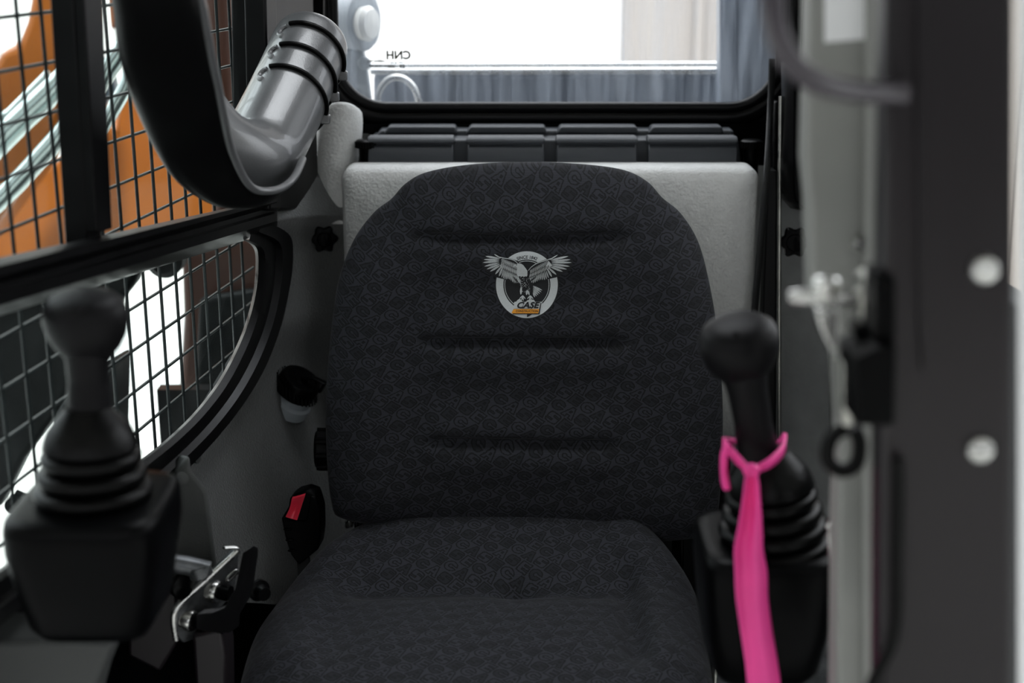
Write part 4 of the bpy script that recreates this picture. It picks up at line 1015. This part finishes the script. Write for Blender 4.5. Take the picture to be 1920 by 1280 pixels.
# behind the rear window: hood ledge, dark post, lamp, loop, building
YH = 2.55
hood = empty('rear_hood', P(1000, 200, YH), 'dusty blue grey rear hood ledge just outside the rear window', 'hood')
bm = NB()
prism(bm, [P(700, 137, YH), P(1480, 137, YH), P(1480, 300, YH), P(700, 300, YH)], (0, .25, -.0)); fin(bm, 'hood_body', 'hood', hood, bevel=.01)
bm = NB(); tube(bm, [P(690, 124, YH + .02), P(1350, 122, YH + .02)], .007, 14); tube(bm, [P(695, 134, YH), P(1352, 132, YH)], .006, 14); fin(bm, 'hood_rail', 'steel', hood)
bm = NB(); prism(bm, [P(1350, -160, YH - .12), P(1380, -160, YH - .12), P(1382, 260, YH - .12), P(1350, 260, YH - .12)], (0, .05, 0)); prism(bm, [P(1378, -160, YH - .11), P(1500, -160, YH - .11), P(1500, 260, YH - .11), P(1380, 260, YH - .11)], (0, .05, 0))
o = fin(bm, 'hood_post', 'hood', bevel=.006); tag(o, 'dark blue grey upright post outside the right side of the rear window', 'post')
bm = NB(); tube(bm, [P(x, y, YH - .04) for x, y in cr([(708, 215), (710, 175), (728, 150), (752, 146), (774, 162), (785, 190), (788, 225)], 6)], [(.006, .006)] * 37, 12)
o = fin(bm, 'hose_loop', 'steel'); tag(o, 'arched grey hose loop outside the lower left corner of the rear window', 'hose')
lamp = empty('work_lamp', P(675, 45, YH - .1), 'round white work lamp outside the upper left of the rear window', 'lamp')
bm = NB(); lathe(bm, P(672, 40, YH - .06), (.9, -.5, 0), [(-.03, .045), (0, .05), (.012, .05), (.016, .045), (.016, .036)], 40); fin(bm, 'lamp_housing', 'milk', lamp)
bm = NB(); lathe(bm, P(680, 44, YH - .08), (.9, -.5, 0), [(0, .028), (.012, .03), (.02, .024), (.024, 0)], 36); fin(bm, 'lamp_lens', 'lens', lamp)
bm = NB(); prism(bm, [P(x, y, YH - .05) for x, y in [(630, 92), (680, 92), (684, 108), (690, 118), (688, 132), (694, 180), (700, 230), (630, 230)]], (0, .03, 0)); lathe(bm, P(684, 118, YH - .06), (0, -1, 0), [(0, .011), (.01, .011)], 20); fin(bm, 'lamp_bracket', 'milk', lamp, bevel=.004)
# building cladding beyond
bm = NB(); YW = 5.2
x = -3.2; k = 0
xe = P(1163, 60, YW).x
while x < xe - .001:
    x2 = min(xe, x + .34); box(bm, ((x + x2) / 2, YW + .05, 1.6), (x2 - x - .006, .1, 3.6)); box(bm, (x2 - .02, YW - .012, 1.6), (.035, .03, 3.6)); x = x2
o = fin(bm, 'building_wall', 'white', smooth=False, bevel=.004); tag(o, 'bright white ribbed cladding wall far behind the rear window', 'building')
bm = NB(); x = xe
while x < xe + 2.4:
    box(bm, (x + .15, YW + .05, 1.6), (.296, .1, 3.6)); box(bm, (x + .28, YW - .01, 1.6), (.035, .03, 3.6)); x += .3
o = fin(bm, 'building_annex', 'beige', smooth=False, bevel=.004); tag(o, 'greyish beige cladding wall adjoining the white wall, behind the right of the rear window', 'building')
bm = NB(); box(bm, (0, -1.35, 3.1), (14, 5.8, .1)); o = fin(bm, 'added_shade_canopy', 'asphalt', smooth=False); tag(o, kind='structure')   # unseen canopy, added to keep sun and sky off the cab
bm = NB(); box(bm, (0, 3, -.55), (14, 14, .02)); o = fin(bm, 'floor', 'asphalt', smooth=False); o.name = 'trim_10'; tag(o, kind='structure')
